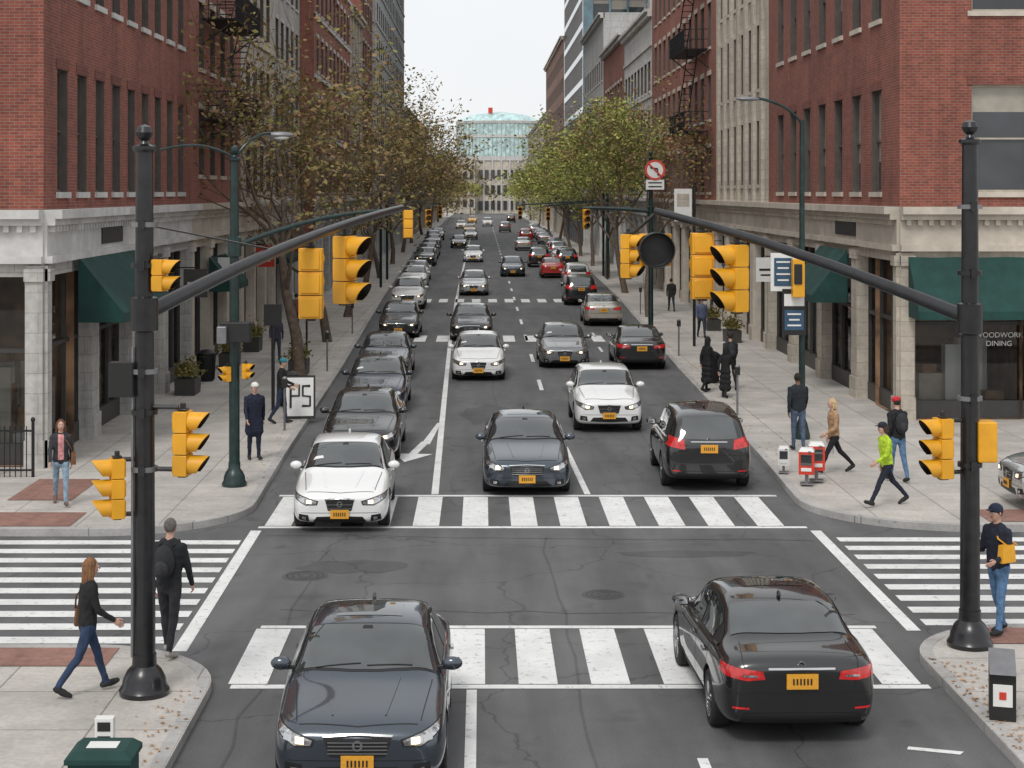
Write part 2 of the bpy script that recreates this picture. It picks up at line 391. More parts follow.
for x, y, rr in ((-2.9, 27.9, .34), (1.9, 26.6, .3)):
    mh.lathe((x, y, .001), [(0.001, .005), (rr, .005), (rr+.04, .003)], 'asphaltD', 28)
    for q_ in (.3, .6, .85): mh.lathe((x, y, .0), [(rr*q_, .0085), (rr*(q_+.07), .0085)], 'trim', 28)
mh.obj('manhole_cover')
pt = MB(); rp_ = random.Random(5)
for cx, cy, a, c_ in ((-2.2, 28.6, 1.0, .55), (3.6, 29.6, 1.3, .3), (.2, 48, .9, 2.2), (3.3, 54, .7, 2.5)):
    pt.add([(cx+a*math.cos(t/18*6.283)*rp_.uniform(.72, 1.1), cy+c_*math.sin(t/18*6.283)*rp_.uniform(.72, 1.1), .003) for t in range(18)], [tuple(range(18))], 'asphaltD')
# sealed seams and a utility trench repair
def seam(pts, w):
    for (xa, ya), (xb, yb) in zip(pts[:-1], pts[1:]):
        dx, dy = xb-xa, yb-ya; l = math.hypot(dx, dy); nx, ny = -dy/l*w, dx/l*w
        pt.quad((xa-nx, ya-ny, .0035), (xb-nx, yb-ny, .0035), (xb+nx, yb+ny, .0035), (xa+nx, ya+ny, .0035), 'asphaltD')
for x0, y0, x1, y1 in ((-3, 25.6, 5.6, 25.3), (-4, 31.2, 6, 30.7), (1.3, 15, 1.15, 31), (.45, 36, .2, 95), (4.1, 36, 4.5, 90), (-2.9, 15, -2.75, 30)):
    n = 14; seam([(x0+(x1-x0)*i/n+rp_.gauss(0, .04), y0+(y1-y0)*i/n+rp_.gauss(0, .04)) for i in range(n+1)], .018)
pt.obj('asphalt_patch')
fl = MB(); vs = []
for i in range(1000):
    side = R.random()
    if side < .3: y = R.uniform(16, 22.5); x = 5.9+abs(R.gauss(0, .35))
    elif side < .6: y = R.uniform(36, 90); x = lerp(y, TR)+abs(R.gauss(0, .5))
    elif side < .92: y = R.uniform(36, 90); x = lerp(y, TL)-abs(R.gauss(0, .8))
    else: y = R.uniform(16, 21); x = -3.45-abs(R.gauss(0, .4))
    zz = .14; a = R.uniform(0, 6.28); s_ = R.uniform(.018, .04); dx, dy = math.cos(a)*s_, math.sin(a)*s_
    vs += [(x-dx, y-dy, zz), (x+dy*.5, y-dx*.5, zz+.01), (x+dx, y+dy, zz+.005), (x-dy*.5, y+dx*.5, zz+.012)]
fl.add(vs, [(4*i, 4*i+1, 4*i+2, 4*i+3) for i in range(len(vs)//4)], 'leafF'); fl.obj('fallen_leaves')

# ------------------------------------------------------------ buildings
def window(b, o, u, n, a0, a1, v0, v1, glass, trim, near, rr, fm='frame'):
    d = -.2
    def q(a, v, dd): return tuple(o[i]+u[i]*a+(0, 0, 1)[i]*v+n[i]*dd for i in range(3))
    b.quad(q(a0, v0, 0), q(a0, v0, d), q(a0, v1, d), q(a0, v1, 0), fm)
    b.quad(q(a1, v0, d), q(a1, v0, 0), q(a1, v1, 0), q(a1, v1, d), fm)
    b.quad(q(a0, v1, d), q(a1, v1, d), q(a1, v1, 0), q(a0, v1, 0), fm)
    b.quad(q(a0, v0, 0), q(a1, v0, 0), q(a1, v0, d), q(a0, v0, d), trim)
    bl = rr.random(); h = v1-v0
    if bl < .45:
        vb = v1-h*rr.choice([.25, .4, .5, .7])
        b.quad(q(a0, v0, d), q(a1, v0, d), q(a1, vb, d), q(a0, vb, d), glass)
        b.quad(q(a0, vb, d), q(a1, vb, d), q(a1, v1, d), q(a0, v1, d), 'blind')
    else: b.quad(q(a0, v0, d), q(a1, v0, d), q(a1, v1, d), q(a0, v1, d), glass)
    if near:
        t = .06
        b.obox(o, u, n, a0, a0+t, v0, v1, d+.002, d+.06, fm); b.obox(o, u, n, a1-t, a1, v0, v1, d+.002, d+.06, fm)
        b.obox(o, u, n, a0+t, a1-t, v0, v0+t, d+.002, d+.06, fm); b.obox(o, u, n, a0+t, a1-t, v1-t, v1, d+.002, d+.06, fm)
        b.obox(o, u, n, a0+t, a1-t, v0+h*.5-.025, v0+h*.5+.025, d+.002, d+.07, fm)
        b.obox(o, u, n, a0-.12, a1+.12, v0-.14, v0-.002, -.02, .07, trim)
        b.obox(o, u, n, a0-.12, a1+.12, v1+.002, v1+.24, -.02, .025, 'brickD' if near == 2 else trim)
def wall(b, o, u, n, W, z0, z1, ops, mat):
    us = sorted({0, W} | {a for p in ops for a in p[:2]}); vs = sorted({z0, z1} | {a for p in ops for a in p[2:4]})
    def q(a, v): return tuple(o[i]+u[i]*a+(0, 0, 1)[i]*v for i in range(3))
    for i in range(len(us)-1):
        for j in range(len(vs)-1):
            cu = (us[i]+us[i+1])/2; cv = (vs[j]+vs[j+1])/2
            if any(p[0] < cu < p[1] and p[2] < cv < p[3] for p in ops): continue
            b.quad(q(us[i], vs[j]), q(us[i+1], vs[j]), q(us[i+1], vs[j+1]), q(us[i], vs[j+1]), mat)
def facade(b, o, u, n, W, Ht, st, rr, near):
    gf = st.get('gf', 4.7); fr = gf+1.2; pitch = st['pitch']; ww = st['ww']; wh = st.get('wh', 2.9); fl = st.get('fl', 4.75)
    trim = st['trim']
    ops = []; nW = max(1, int((W-.6)/pitch)); off = (W-nW*pitch)/2
    v = st.get('v0', 6.3)
    while v+wh < Ht-.8:
        for i in range(nW):
            c = off+pitch*(i+.5); ops.append((c-ww/2, c+ww/2, v, v+wh))
        v += fl
    wall(b, o, u, n, W, fr, Ht, ops, st['mat'])
    for p in ops: window(b, o, u, n, *p, st.get('glass', 'glass'), trim, near, rr, st.get('fm', 'frame'))
    if st.get('piers'):
        for i in range(nW+1):
            c = off+pitch*i; b.obox(o, u, n, max(0, c-.22), min(W, c+.22), fr, Ht-.5, -.02, .14, st['mat'])
    if st.get('bands'):
        v = st.get('v0', 6.3)-.45
        while v < Ht-1.5: b.obox(o, u, n, 0, W, v, v+.22, -.02, .1, trim); v += fl
    bay = st.get('bay', 4.2); nb = max(1, round(W/bay)); bw = W/nb; pw = .42; sops = []
    for i in range(nb): sops.append((i*bw+pw, (i+1)*bw-pw, .13, gf-.3))
    sm = st.get('smat', trim)
    wall(b, o, u, n, W, 0, gf, sops, sm)
    for (a0, a1, v0, v1) in sops:
        D = -.35
        def q(a, v, dd): return tuple(o[i]+u[i]*a+(0, 0, 1)[i]*v+n[i]*dd for i in range(3))
        for (A, B_) in ((a0, a0), (a1, a1)):
            b.quad(q(A, v0, 0), q(A, v0, D), q(A, v1, D), q(A, v1, 0), sm)
        b.quad(q(a0, v1, D), q(a1, v1, D), q(a1, v1, 0), q(a0, v1, 0), sm)
        b.obox(o, u, n, a0, a1, v0, v0+.5, D-.05, D+.12, 'trimD')
        b.quad(q(a0, v0+.5, D), q(a1, v0+.5, D), q(a1, v1, D), q(a0, v1, D), 'shop' if near == 2 else 'glass')
        nm = max(2, int((a1-a0)/1.3))
        for k in range(nm+1):
            c = a0+(a1-a0)*k/nm; b.obox(o, u, n, max(a0, c-.045), min(a1, c+.045), v0+.5, v1, D+.003, D+.1, 'trimD')
        b.obox(o, u, n, a0, a1, v0+2.55, v0+2.65, D+.004, D+.11, 'trimD')
        if near == 2:
            I = D-3.0
            b.quad(q(a0-.3, 0.15, I), q(a1+.3, 0.15, I), q(a1+.3, v1, I), q(a0-.3, v1, I), 'inner')
            b.quad(q(a0-.3, .15, D-.06), q(a1+.3, .15, D-.06), q(a1+.3, .15, I), q(a0-.3, .15, I), 'inner')
            b.quad(q(a0-.3, v1, D), q(a1+.3, v1, D), q(a1+.3, v1, I), q(a0-.3, v1, I), 'trimD')
            for t in range(8):
                c = rr.uniform(a0+.2, a1-.6); hh = rr.uniform(.6, 2.4); dd = rr.uniform(.2, 2.0)
                b.obox(o, u, n, c, c+rr.uniform(.3, .9), .16, hh, D-dd-.4, D-dd, rr.choice(['innerL', 'inner', 'white', 'trimC', 'innerL']))
    if near:
        for i in range(nb+1):
            c0 = max(.002, i*bw-pw+.04); c1 = min(W-.002, i*bw+pw-.04)
            b.obox(o, u, n, c0, c1, .1, gf-.05, -.02, .09, sm)
            b.obox(o, u, n, c0-.03 if i else c0, c1+.03, .1, .75, -.02, .14, sm)
            b.obox(o, u, n, c0-.03 if i else c0, c1+.03, gf-.4, gf-.12, -.02, .15, sm)
    b.obox(o, u, n, 0, W, gf, gf+.16, -.1, .2, trim); b.obox(o, u, n, 0, W, gf+.16, gf+.85, -.1, .08, trim)
    b.obox(o, u, n, 0, W, gf+.85, gf+1.0, -.1, .26, trim); b.obox(o, u, n, 0, W, gf+1.0, gf+1.2, -.1, .42, trim)
    if near:
        t = .15
        while t < W-.2: b.obox(o, u, n, t, t+.12, gf+.7, gf+.848, .05, .2, trim); t += .3
    b.obox(o, u, n, 0, W, Ht-.5, Ht-.2, -.1, .3, trim); b.obox(o, u, n, 0, W, Ht-.2, Ht, -.1, .5, trim)
def building(name, side, z0, z1, Ht, st, near=0, front=False, X=None, depth=22):
    rr = random.Random(int(z0*7+side)); b = MB()
    X = X if X is not None else (-9.8 if side < 0 else 11.3)
    if side < 0: facade(b, (X, z0, 0), (0, 1, 0), (1, 0, 0), z1-z0, Ht, st, rr, near)
    else: facade(b, (X, z1, 0), (0, -1, 0), (-1, 0, 0), z1-z0, Ht, st, rr, near)
    xo = X+side*depth
    if front:
        o = (xo, z0, 0) if side < 0 else (X, z0, 0)
        s2 = dict(st); s2.update(st.get('front', {}))
        facade(b, o, (1, 0, 0), (0, -1, 0), depth, Ht, s2, rr, near)
    else: b.quad((min(X, xo), z0, 0), (max(X, xo), z0, 0), (max(X, xo), z0, Ht), (min(X, xo), z0, Ht), st['mat'])
    b.quad((xo, z0, 0), (xo, z1, 0), (xo, z1, Ht), (xo, z0, Ht), st['mat'])
    b.quad((X, z1, 0), (xo, z1, 0), (xo, z1, Ht), (X, z1, Ht), st['mat'])
    b.quad((X, z0, Ht-.3), (xo, z0, Ht-.3), (xo, z1, Ht-.3), (X, z1, Ht-.3), 'roof')
    for t in range(3):
        yy = rr.uniform(z0+2, z1-2); b.box((X+side*rr.uniform(3, 8), yy, Ht+.8), (2.2, 2.2, 2.2), 'trimL' if t else 'grey')
    return b.obj(name)
brL = dict(mat='brickR', trim='trimL', pitch=1.95, ww=.95, wh=2.85, smat='stoneL', bay=4.6, front=dict(pitch=3.6, ww=1.5))
building('brick_building', -1, 38, 57, 17.2, brL, 2, True)
building('brick_building', -1, 57.05, 69, 19.4, dict(mat='brickO', trim='trimC', pitch=2.4, ww=1.1, v0=6.9, wh=2.3, fl=3.7), 1)
building('stone_building', -1, 69.05, 80, 17, dict(mat='stoneC', trim='trimC', pitch=2.2, ww=1.2, wh=2.0, fl=3.4, bands=1), 1)
building('stone_building', -1, 80.05, 97, 21, dict(mat='stoneL', trim='trimL', pitch=2.3, ww=1.2, wh=2.0, fl=3.4), 1, X=-10.4)
building('brick_building', -1, 97.05, 124, 24, dict(mat='brickO', trim='stoneW', pitch=2.8, ww=1.3, wh=2.0, fl=3.5, bands=1), 1, X=-9.6)
building('stone_building', -1, 124.05, 138, 20, dict(mat='stoneC', trim='trimC', pitch=3, ww=1.5, wh=2.0, fl=3.5, piers=1), 1)
building('brick_building', -1, 138.05, 152, 31, dict(mat='brickR', trim='stoneL', pitch=3, ww=1.5, wh=2.0, fl=3.5), 1)
building('apartment_tower', -1, 156, 214, 62, dict(mat='stoneW', trim='trimL', pitch=3.2, ww=1.5, wh=1.7, fl=3.2, bands=1), 0, True)
building('stone_building', -1, 214.05, 300, 17, dict(mat='stoneC', trim='trimC', pitch=3.2, ww=1.6, wh=2.0, fl=3.5), 0)
building('brick_building', -1, 300.05, 420, 13, dict(mat='brickO', trim='trimC', pitch=3.5, ww=1.6, wh=2.0, fl=3.5), 0)
brR = dict(mat='brickR', trim='trimC', pitch=2.6, ww=1.15, wh=2.9, fl=4.9, smat='stoneC', bay=5.0, front=dict(pitch=3.3, ww=1.6, fm='frameC'))
building('brick_building', 1, 46, 67, 17.6, brR, 2, True)
building('stone_building', 1, 67.05, 82, 21, dict(mat='stoneC', trim='trimC', pitch=2.1, ww=1.1, wh=2.6, fl=3.9, v0=6.6, piers=1), 1)
building('brick_building', 1, 82.05, 113, 24, dict(mat='brickO', trim='trimC', pitch=2.6, ww=1.15, wh=2.2, fl=3.6), 1)
building('stone_building', 1, 113.05, 135, 18.5, dict(mat='stoneW', trim='trimL', pitch=2.6, ww=1.5, wh=2.0, fl=3.4, bands=1), 1)
building('brick_building', 1, 135.05, 158, 19, dict(mat='brickO', trim='stoneW', pitch=2.8, ww=1.3, wh=2.0, fl=3.5), 1)
building('stone_building', 1, 158.05, 188, 23, dict(mat='stoneW', trim='trimL', pitch=2.8, ww=1.3, wh=2.0, fl=3.5), 1)
building('glass_tower', 1, 190, 234, 58, dict(mat='glassB', trim='grey', pitch=2.0, ww=1.75, wh=2.5, fl=3.2, glass='glass'), 0, True)
building('brick_building', 1, 236, 300, 28, dict(mat='brickB', trim='trimC', pitch=3, ww=1.5, wh=2.0, fl=3.5), 0)
building('stone_building', 1, 300.05, 420, 20, dict(mat='stoneC', trim='trimC', pitch=3, ww=1.5, wh=2.0, fl=3.5), 0)
building('glass_tower', 1, 150, 186, 46, dict(mat='glassB', trim='grey', pitch=2.4, ww=2.1, wh=2.6, fl=3.2, glass='glassB'), 0, True, X=19)
# arena closing the street
b = MB(); cx, cy = 5.0, 505
def arcw(R0, z0, R1, z1, m, n=44, a0=180, a1=360):
    for i in range(n):
        a, c = rad(a0+(a1-a0)*i/n), rad(a0+(a1-a0)*(i+1)/n)
        b.quad((cx+R0*math.cos(a), cy+R0*.5*math.sin(a), z0), (cx+R0*math.cos(c), cy+R0*.5*math.sin(c), z0),
               (cx+R1*math.cos(c), cy+R1*.5*math.sin(c), z1), (cx+R1*math.cos(a), cy+R1*.5*math.sin(a), z1), m)
arcw(12.2, 0, 12.2, 15.6, 'trimC'); arcw(13, 15.6, 13, 16.8, 'stoneW'); arcw(12.4, 16.8, 12.4, 22.4, 'glassT'); arcw(12.9, 22.4, 12.9, 23.1, 'stoneW')
arcw(12.6, 23.1, 12.3, 26.6, 'glassT'); arcw(12.8, 26.6, 12.8, 27.3, 'stoneL'); arcw(12.8, 27.3, 8, 29.2, 'glassT'); arcw(8, 29.2, .1, 30.2, 'glassT')
for i in range(30):
    a = rad(184+172*i/29); b.tube([(cx+12.6*math.cos(a), cy+6.3*math.sin(a), 16.8), (cx+12.6*math.cos(a), cy+6.3*math.sin(a), 26.6)], .09, 'stoneL', 4)
    if i % 2: b.tube([(cx+12.5*math.cos(a), cy+6.25*math.sin(a), 0), (cx+12.5*math.cos(a), cy+6.25*math.sin(a), 15.6)], .3, 'stoneW', 6)
for zz in (2.4, 7, 11.5):
    for i in range(11): xx = cx-9+1.8*i; yy = cy-6.25*math.sqrt(max(0, 1-((xx-cx)/12.5)**2)); b.box((xx, yy, zz), (1.1, .5, 2.6), 'glass')
b.box((cx-2.5, cy-3, 30.4), (1.3, 1.2, 1.6), 'red')
b.obj('arena_building')
bb_ = MB(); bb_.box((-9, 500, 8), (14, 12, 16), 'stoneC'); bb_.box((25, 500, 10), (14, 12, 20), 'brickB')
for xx in range(-15, -2, 2):
    for zz in (3, 7, 11): bb_.box((xx, 493.9, zz), (1.1, .1, 2), 'glass')
bb_.obj('stone_building')

def awning(o, u, n, a0, a1, top=4.55, bot=3.15, d=1.25):
    b = MB()
    def q(a, v, dd): return tuple(o[i]+u[i]*a+(0, 0, 1)[i]*v+n[i]*dd for i in range(3))
    ns = max(2, int((a1-a0)/1.2))
    for k in range(ns):
        A, B_ = a0+(a1-a0)*k/ns, a0+(a1-a0)*(k+1)/ns; m_ = (A+B_)/2
        b.quad(q(A, top, .16), q(A, bot, d), q(m_, bot-.01, d-.02), q(m_, top-.02, .15), 'awn'); b.quad(q(m_, top-.02, .15), q(m_, bot-.01, d-.02), q(B_, bot, d), q(B_, top, .16), 'awn')
    b.quad(q(a0, bot, d), q(a0, bot-.22, d), q(a1, bot-.22, d), q(a1, bot, d), 'awn')
    for a in (a0, a1): b.add([q(a, top, .16), q(a, bot, d), q(a, bot-.22, d), q(a, bot-.22, .16)], [(0, 1, 2, 3)], 'awn')
    b.obj('awning')
Lo, Lu, Ln = (-9.8, 38, 0), (0, 1, 0), (1, 0, 0)
awning(Lo, Lu, Ln, 2.6, 8.9, 4.75, 3.4)
Ro, Ru, Rn = (11.3, 67, 0), (0, -1, 0), (-1, 0, 0)
awning(Ro, Ru, Rn, 11.0, 15.2); awning((11.3, 46, 0), (1, 0, 0), (0, -1, 0), .2, 9.5, 4.55, 3.15)
awning((-9.8, 57, 0), Lu, Ln, 3, 7, 4.0, 3.0, 1.0)
awning((-10.4, 80, 0), Lu, Ln, 3, 9, 4.0, 3.0, 1.0); awning((11.3, 113, 0), Ru, Rn, 3, 9, 4.0, 3.0, 1.0)
b = MB(); b.obox(Lo, Lu, Ln, 5.4, 7.8, 4.98, 5.42, .083, .13, 'trimD'); b.obj('wall_plaque')
b = MB(); b.obox(Ro, Ru, Rn, 13.2, 16.0, 4.98, 5.42, .083, .13, 'trimD'); b.obj('wall_plaque')
for x, y, z_, m_ in ((-9.1, 54, 3.4, 'trimD'), (-9.1, 61, 3.5, 'white'), (-9.1, 71.5, 3.6, 'red'), (10.6, 63.5, 3.4, 'white'), (10.6, 72.5, 3.6, 'signblue'), (10.6, 80, 3.5, 'orange')):
    b = MB(); b.box((x, y, z_), (.75, .08, .9), m_); b.box((x, y-.045, z_), (.5, .01, .08), 'white' if m_ != 'white' else 'sigK'); b.box((x, y-.045, z_-.2), (.4, .01, .06), 'white' if m_ != 'white' else 'sigK')
    b.box((x+(-.55 if x < 0 else .55)*.6, y, z_+.5), (.7, .04, .04), 'iron'); b.obj('shop_sign')
def text(name, s, size, loc, rotz, mat):
    c = bpy.data.curves.new(name, 'FONT'); c.body = s; c.size = size; c.align_x = 'CENTER'; c.extrude = .004; c.materials.append(M[mat])
    o = bpy.data.objects.new(name, c); scene.collection.objects.link(o); o.location = loc; o.rotation_euler = (rad(90), 0, rotz); return o
text('shop_lettering', 'WOODWORK', .2, (14.05, 46.2, 2.35), 0, 'white'); text('shop_lettering', 'DINING', .2, (14.05, 46.2, 2.12), 0, 'white')
def fire_escape(o, u, n, a0, a1, hs):
    b = MB(); d0, d1 = .05, 1.25
    def q(a, v, dd): return tuple(o[i]+u[i]*a+(0, 0, 1)[i]*v+n[i]*dd for i in range(3))
    for h in hs:
        b.obox(o, u, n, a0, a1, h, h+.06, d1-.05, d1, 'iron'); b.obox(o, u, n, a0, a1, h, h+.06, d0, d0+.05, 'iron')
        t = a0
        while t < a1: b.obox(o, u, n, t, t+.04, h, h+.05, d0+.05, d1-.05, 'iron'); t += .1
        for rh in (.5, 1.0):
            b.tube([q(a0, h+rh, d0), q(a0, h+rh, d1), q(a1, h+rh, d1), q(a1, h+rh, d0)], .022, 'iron', 5)
        t = a0
        while t <= a1+.01: b.tube([q(t, h, d1), q(t, h+1.0, d1)], .014, 'iron', 4); t += .16
        for dd in (.3, .6, .9):
            for a in (a0, a1): b.tube([q(a, h, dd), q(a, h+1.0, dd)], .014, 'iron', 4)
        for a in (a0+.2, a1-.2): b.tube([q(a, h-.9, .02), q(a, h, d1-.1)], .03, 'iron', 5)
    for ha, hb in zip(hs[:-1], hs[1:]):
        for dd in (.5, 1.0): b.tube([q(a0+.5, ha, dd), q(a1-.5, hb, dd)], .03, 'iron', 5)
        for k in range(14): f = k/14; c = a0+.5+(a1-a0-1)*f; b.tube([q(c, ha+(hb-ha)*f, .5), q(c, ha+(hb-ha)*f, 1.0)], .02, 'iron', 4)
    b.obj('fire_escape')
fire_escape((-9.8, 57.05, 0), Lu, Ln, 2, 8.5, [8.8, 12.3, 16.0])
fire_escape((11.3, 113, 0), Ru, Rn, 22, 28.5, [9.3, 13.4, 17.2])

# ------------------------------------------------------------ cars
def car_shell(st, L, Wh, wr, axles, RW):
    rings = []
    for (s, wf, zb, zbelt, zt) in st:
        w = Wh*wf; dz = zt-zbelt; g_ = min(1, max(0, (dz-.14)/.25)); ym = s-L/2
        hood = [(w*.88, zbelt+.5*dz), (w*.74, zbelt+.78*dz), (w*.56, zbelt+.92*dz), (w*.3, zbelt+.985*dz), (0, zt)]
        gh = [(w*.90, zbelt+.03), (w*.90+(wr-w*.90)*.48, zbelt+.5*dz), (wr*1.01, zbelt+.86*dz), (wr*.82, zbelt+.985*dz), (0, zt+.012)]
        mid = zb+(zbelt-zb)*.5
        P_ = [(0, zb), (w*.84, zb), (w*.965, zb+.06), (w*1.0, mid-.05), (w*1.0, mid+.1), (w*.975, zbelt-.05)]
        P_ += [((1-g_)*a[0]+g_*c[0], (1-g_)*a[1]+g_*c[1]) for a, c in zip(hood, gh)]
        P_.insert(6, (w*.94, zbelt+.005))
        n = len(P_); rings.append([(x, ym, z) for x, z in P_]+[(-x, ym, z) for x, z in P_[-2:0:-1]])
    n = len(P_); m = len(rings[0]); vs = [p for r in rings for p in r]; fs = []
    for i in range(len(rings)-1):
        for k in range(m):
            k2 = (k+1) % m; fs.append((i*m+k, (i+1)*m+k, (i+1)*m+k2, i*m+k2))
    for base, flip in ((0, False), ((len(rings)-1)*m, True)):
        lad = []
        lad.append((0, 1, m-1))
        for k in range(1, n-2): lad.append((k, k+1, m-k-1, m-k))
        lad.append((n-2, n-1, m-n+2))
        for f in lad: fs.append(tuple(base+i for i in (f if not flip else f[::-1])))
    me = bpy.data.meshes.new('shell'); me.from_pydata(vs, [], fs); me.validate()
    me.materials.append(P['black']); me.materials.append(M['trim'])
    o = bpy.data.objects.new('shell', me); scene.collection.objects.link(o)
    sb = o.modifiers.new('s', 'SUBSURF'); sb.levels = 2; sb.render_levels = 2
    dg = bpy.context.evaluated_depsgraph_get(); ev = o.evaluated_get(dg)
    m1 = bpy.data.meshes.new_from_object(ev)
    bvh = BVHTree.FromPolygons([v.co[:] for v in m1.vertices], [p.vertices[:] for p in m1.polygons])
    c = MB(); c.mats = [P['black'], M['trim']]
    for s in axles:
        N_ = 36; vv = [(sx, (s-L/2)+RW*1.13*math.cos(2*math.pi*k/N_), RW*1.0+RW*1.13*math.sin(2*math.pi*k/N_)) for sx in (-1.3, 1.3) for k in range(N_)]
        c.add(vv, [(k, (k+1) % N_, N_+(k+1) % N_, N_+k) for k in range(N_)]+[tuple(range(N_-1, -1, -1)), tuple(range(N_, 2*N_))], 1)
    cm = c.mesh('cut', uv=False, sharp=None)
    for mm in (cm, m1):
        bm = bmesh.new(); bm.from_mesh(mm); bmesh.ops.recalc_face_normals(bm, faces=bm.faces); bm.to_mesh(mm); bm.free()
    co_ = bpy.data.objects.new('cut', cm); scene.collection.objects.link(co_)
    o2 = bpy.data.objects.new('shell2', m1); scene.collection.objects.link(o2)
    bo = o2.modifiers.new('b', 'BOOLEAN'); bo.object = co_; bo.operation = 'DIFFERENCE'; bo.solver = 'EXACT'
    dg = bpy.context.evaluated_depsgraph_get(); m2 = bpy.data.meshes.new_from_object(o2.evaluated_get(dg))
    V = [v.co[:] for v in m2.vertices]; Fc = [p.vertices[:] for p in m2.polygons]; MI = [p.material_index for p in m2.polygons]
    for x in (o, co_, o2): bpy.data.objects.remove(x)
    return V, Fc, MI, bvh
def make_car(name, st, L, Wh, wr, Hh, axles, RW, win, opt):
    V, Fc, MI, bvh = car_shell(st, L, Wh, wr, axles, RW)
    b = MB(); b.mats = [P['black'], M['trim']]; b.v = list(V); b.f = list(Fc); b.m = list(MI); b.s = [True]*len(Fc)
    def hit(a, c, mode, off):
        if mode == 'side': o, d = Vector((3, a-L/2, c)), Vector((-1, 0, 0))
        elif mode == 'front': o, d = Vector((a, -5, c)), Vector((0, 1, 0))
        elif mode == 'rear': o, d = Vector((a, 5, c)), Vector((0, -1, 0))
        else: o, d = Vector((a, c-L/2, 4)), Vector((0, 0, -1))
        h = bvh.ray_cast(o, d)
        if h[0] is None: h = bvh.find_nearest(o+d*2.2)
        nn = h[1]
        if nn.dot(d) > 0: nn = -nn
        return h[0]+nn*off
    def patch(bot, top, mode, mat, off=.006, nu=16, nv=6, mirror=True):
        def samp(pl, t):
            x = t*(len(pl)-1); i = min(int(x), len(pl)-2); f = x-i
            return (pl[i][0]*(1-f)+pl[i+1][0]*f, pl[i][1]*(1-f)+pl[i+1][1]*f)
        vs = []; fs = []
        for j in range(nv+1):
            for i in range(nu+1):
                A = samp(bot, i/nu); B = samp(top, i/nu); t = j/nv
                vs.append(hit(A[0]*(1-t)+B[0]*t, A[1]*(1-t)+B[1]*t, mode, off))
        for j in range(nv):
            for i in range(nu): a = j*(nu+1)+i; fs.append((a, a+1, a+nu+2, a+nu+1))
        b.add(vs, fs, mat, True)
        if mirror: b.add([(-p[0], p[1], p[2]) for p in vs], [f[::-1] for f in fs], mat, True)
    def line(p, q_, mode, wd=.012, mat='trim', off=.004, mirror=True, n=12):
        dx, dy = q_[0]-p[0], q_[1]-p[1]; l = math.hypot(dx, dy); nx, ny = -dy/l*wd/2, dx/l*wd/2
        patch([(p[0]-nx, p[1]-ny), (q_[0]-nx, q_[1]-ny)], [(p[0]+nx, p[1]+ny), (q_[0]+nx, q_[1]+ny)], mode, mat, off, n, 1, mirror)
    wsb, wst, rgb_, rgt = win['ws0'], win['ws1'], win['rg0'], win['rg1']
    wb, wt = Wh*.80, wr*.93
    def edge(wd, s0, bow): return [(wd*t, s0+bow*t*t) for t in (-1, -.6, -.2, .2, .6, 1)]
    patch(edge(wb+.03, wsb-.03, .1), edge(wt+.03, wst+.03, .04), 'top', 'trim', .004, 20, 8, False)
    patch(edge(wb, wsb, .1), edge(wt, wst, .04), 'top', 'cglass', .009, 20, 8, False)
    patch([(-.06, wst-.09), (.06, wst-.09)], [(-.05, wst-.03), (.05, wst-.03)], 'top', 'trim', .012, 3, 2, False)
    patch([(.52, .30), (.58, .30)], [(.52, .303), (.58, .303)], 'front', 'trim', .002, 2, 1)
    patch([(-.60, wsb+.20), (-.40, wsb+.20)], [(-.56, wsb+.26), (-.42, wsb+.26)], 'top', 'white', .0105, 3, 2, False) if opt.get('sticker') else None
    if opt.get('hatch'):
        patch([(-.6, win['hz0']), (0, win['hz0']-.02), (.6, win['hz0'])], [(-.52, win['hz1']), (0, win['hz1']+.02), (.52, win['hz1'])], 'rear', 'cglass', .008, 14, 6, False)
    else: patch(edge(Wh*.74, rgb_, -.08), edge(wt, rgt, -.03), 'top', 'cglass', .008, 20, 8, False)
    if opt.get('sunroof'): patch([(-.38, wst+.25), (.38, wst+.25)], [(-.38, wst+.85), (.38, wst+.85)], 'top', 'cglass', .005, 8, 6, False)
    patch(win['all_b'], win['all_t'], 'side', 'trim', .004, 30, 6)
    patch(win['f_b'], win['f_t'], 'side', 'cglass', .009, 16, 6); patch(win['r_b'], win['r_t'], 'side', 'cglass', .009, 16, 6)
    if opt.get('chrome'): line(win['all_b'][0], win['all_b'][-1], 'side', .025, 'chrome', .012, n=24)
    zs = .30; zw = win['all_b'][0][1]
    for s in win['doors']: line((s, zs), (s+.03, zw), 'side')
    line((win['doors'][0], zs), (win['doors'][-1], zs), 'side')
    line((axles[0]+.5, .29), (axles[1]-.5, .29), 'side', .09, 'trim', .006)
    line((axles[0]+.45, zw-.14), (L-.5, zw-.06), 'side', .008)
    for s in win['handles']:
        p = hit(s, zw-.12, 'side', .02)
        for sx in (1, -1): b.box((sx*p.x, p.y, p.z), (.035, .17, .03), 0 if not opt.get('chrome') else 'chrome')
    line((Wh*.70, .25), (Wh*.80, wsb-.08), 'top', .012)
    patch([(-.62, .17), (0, .10), (.62, .17)], [(-.62, .182), (0, .112), (.62, .182)], 'top', 'trim', .004, 14, 1, False)
    line((Wh*.3, .3), (Wh*.42, wsb-.1), 'top', .02, 0, .008)
    fz = opt['fz']; gw = opt.get('gw', .40)
    patch([(-gw*.8, fz-.13), (0, fz-.15), (gw*.8, fz-.13)], [(-gw, fz+.07), (0, fz+.085), (gw, fz+.07)], 'front', 'trim', .006, 14, 5, False)
    nb_ = opt.get('bars', 3)
    for k in range(nb_):
        zz = fz-.10+k*.15/nb_; patch([(-gw*.86, zz), (gw*.86, zz)], [(-gw*.86, zz+.013), (gw*.86, zz+.013)], 'front', 'chrome', .018, 12, 1, False)
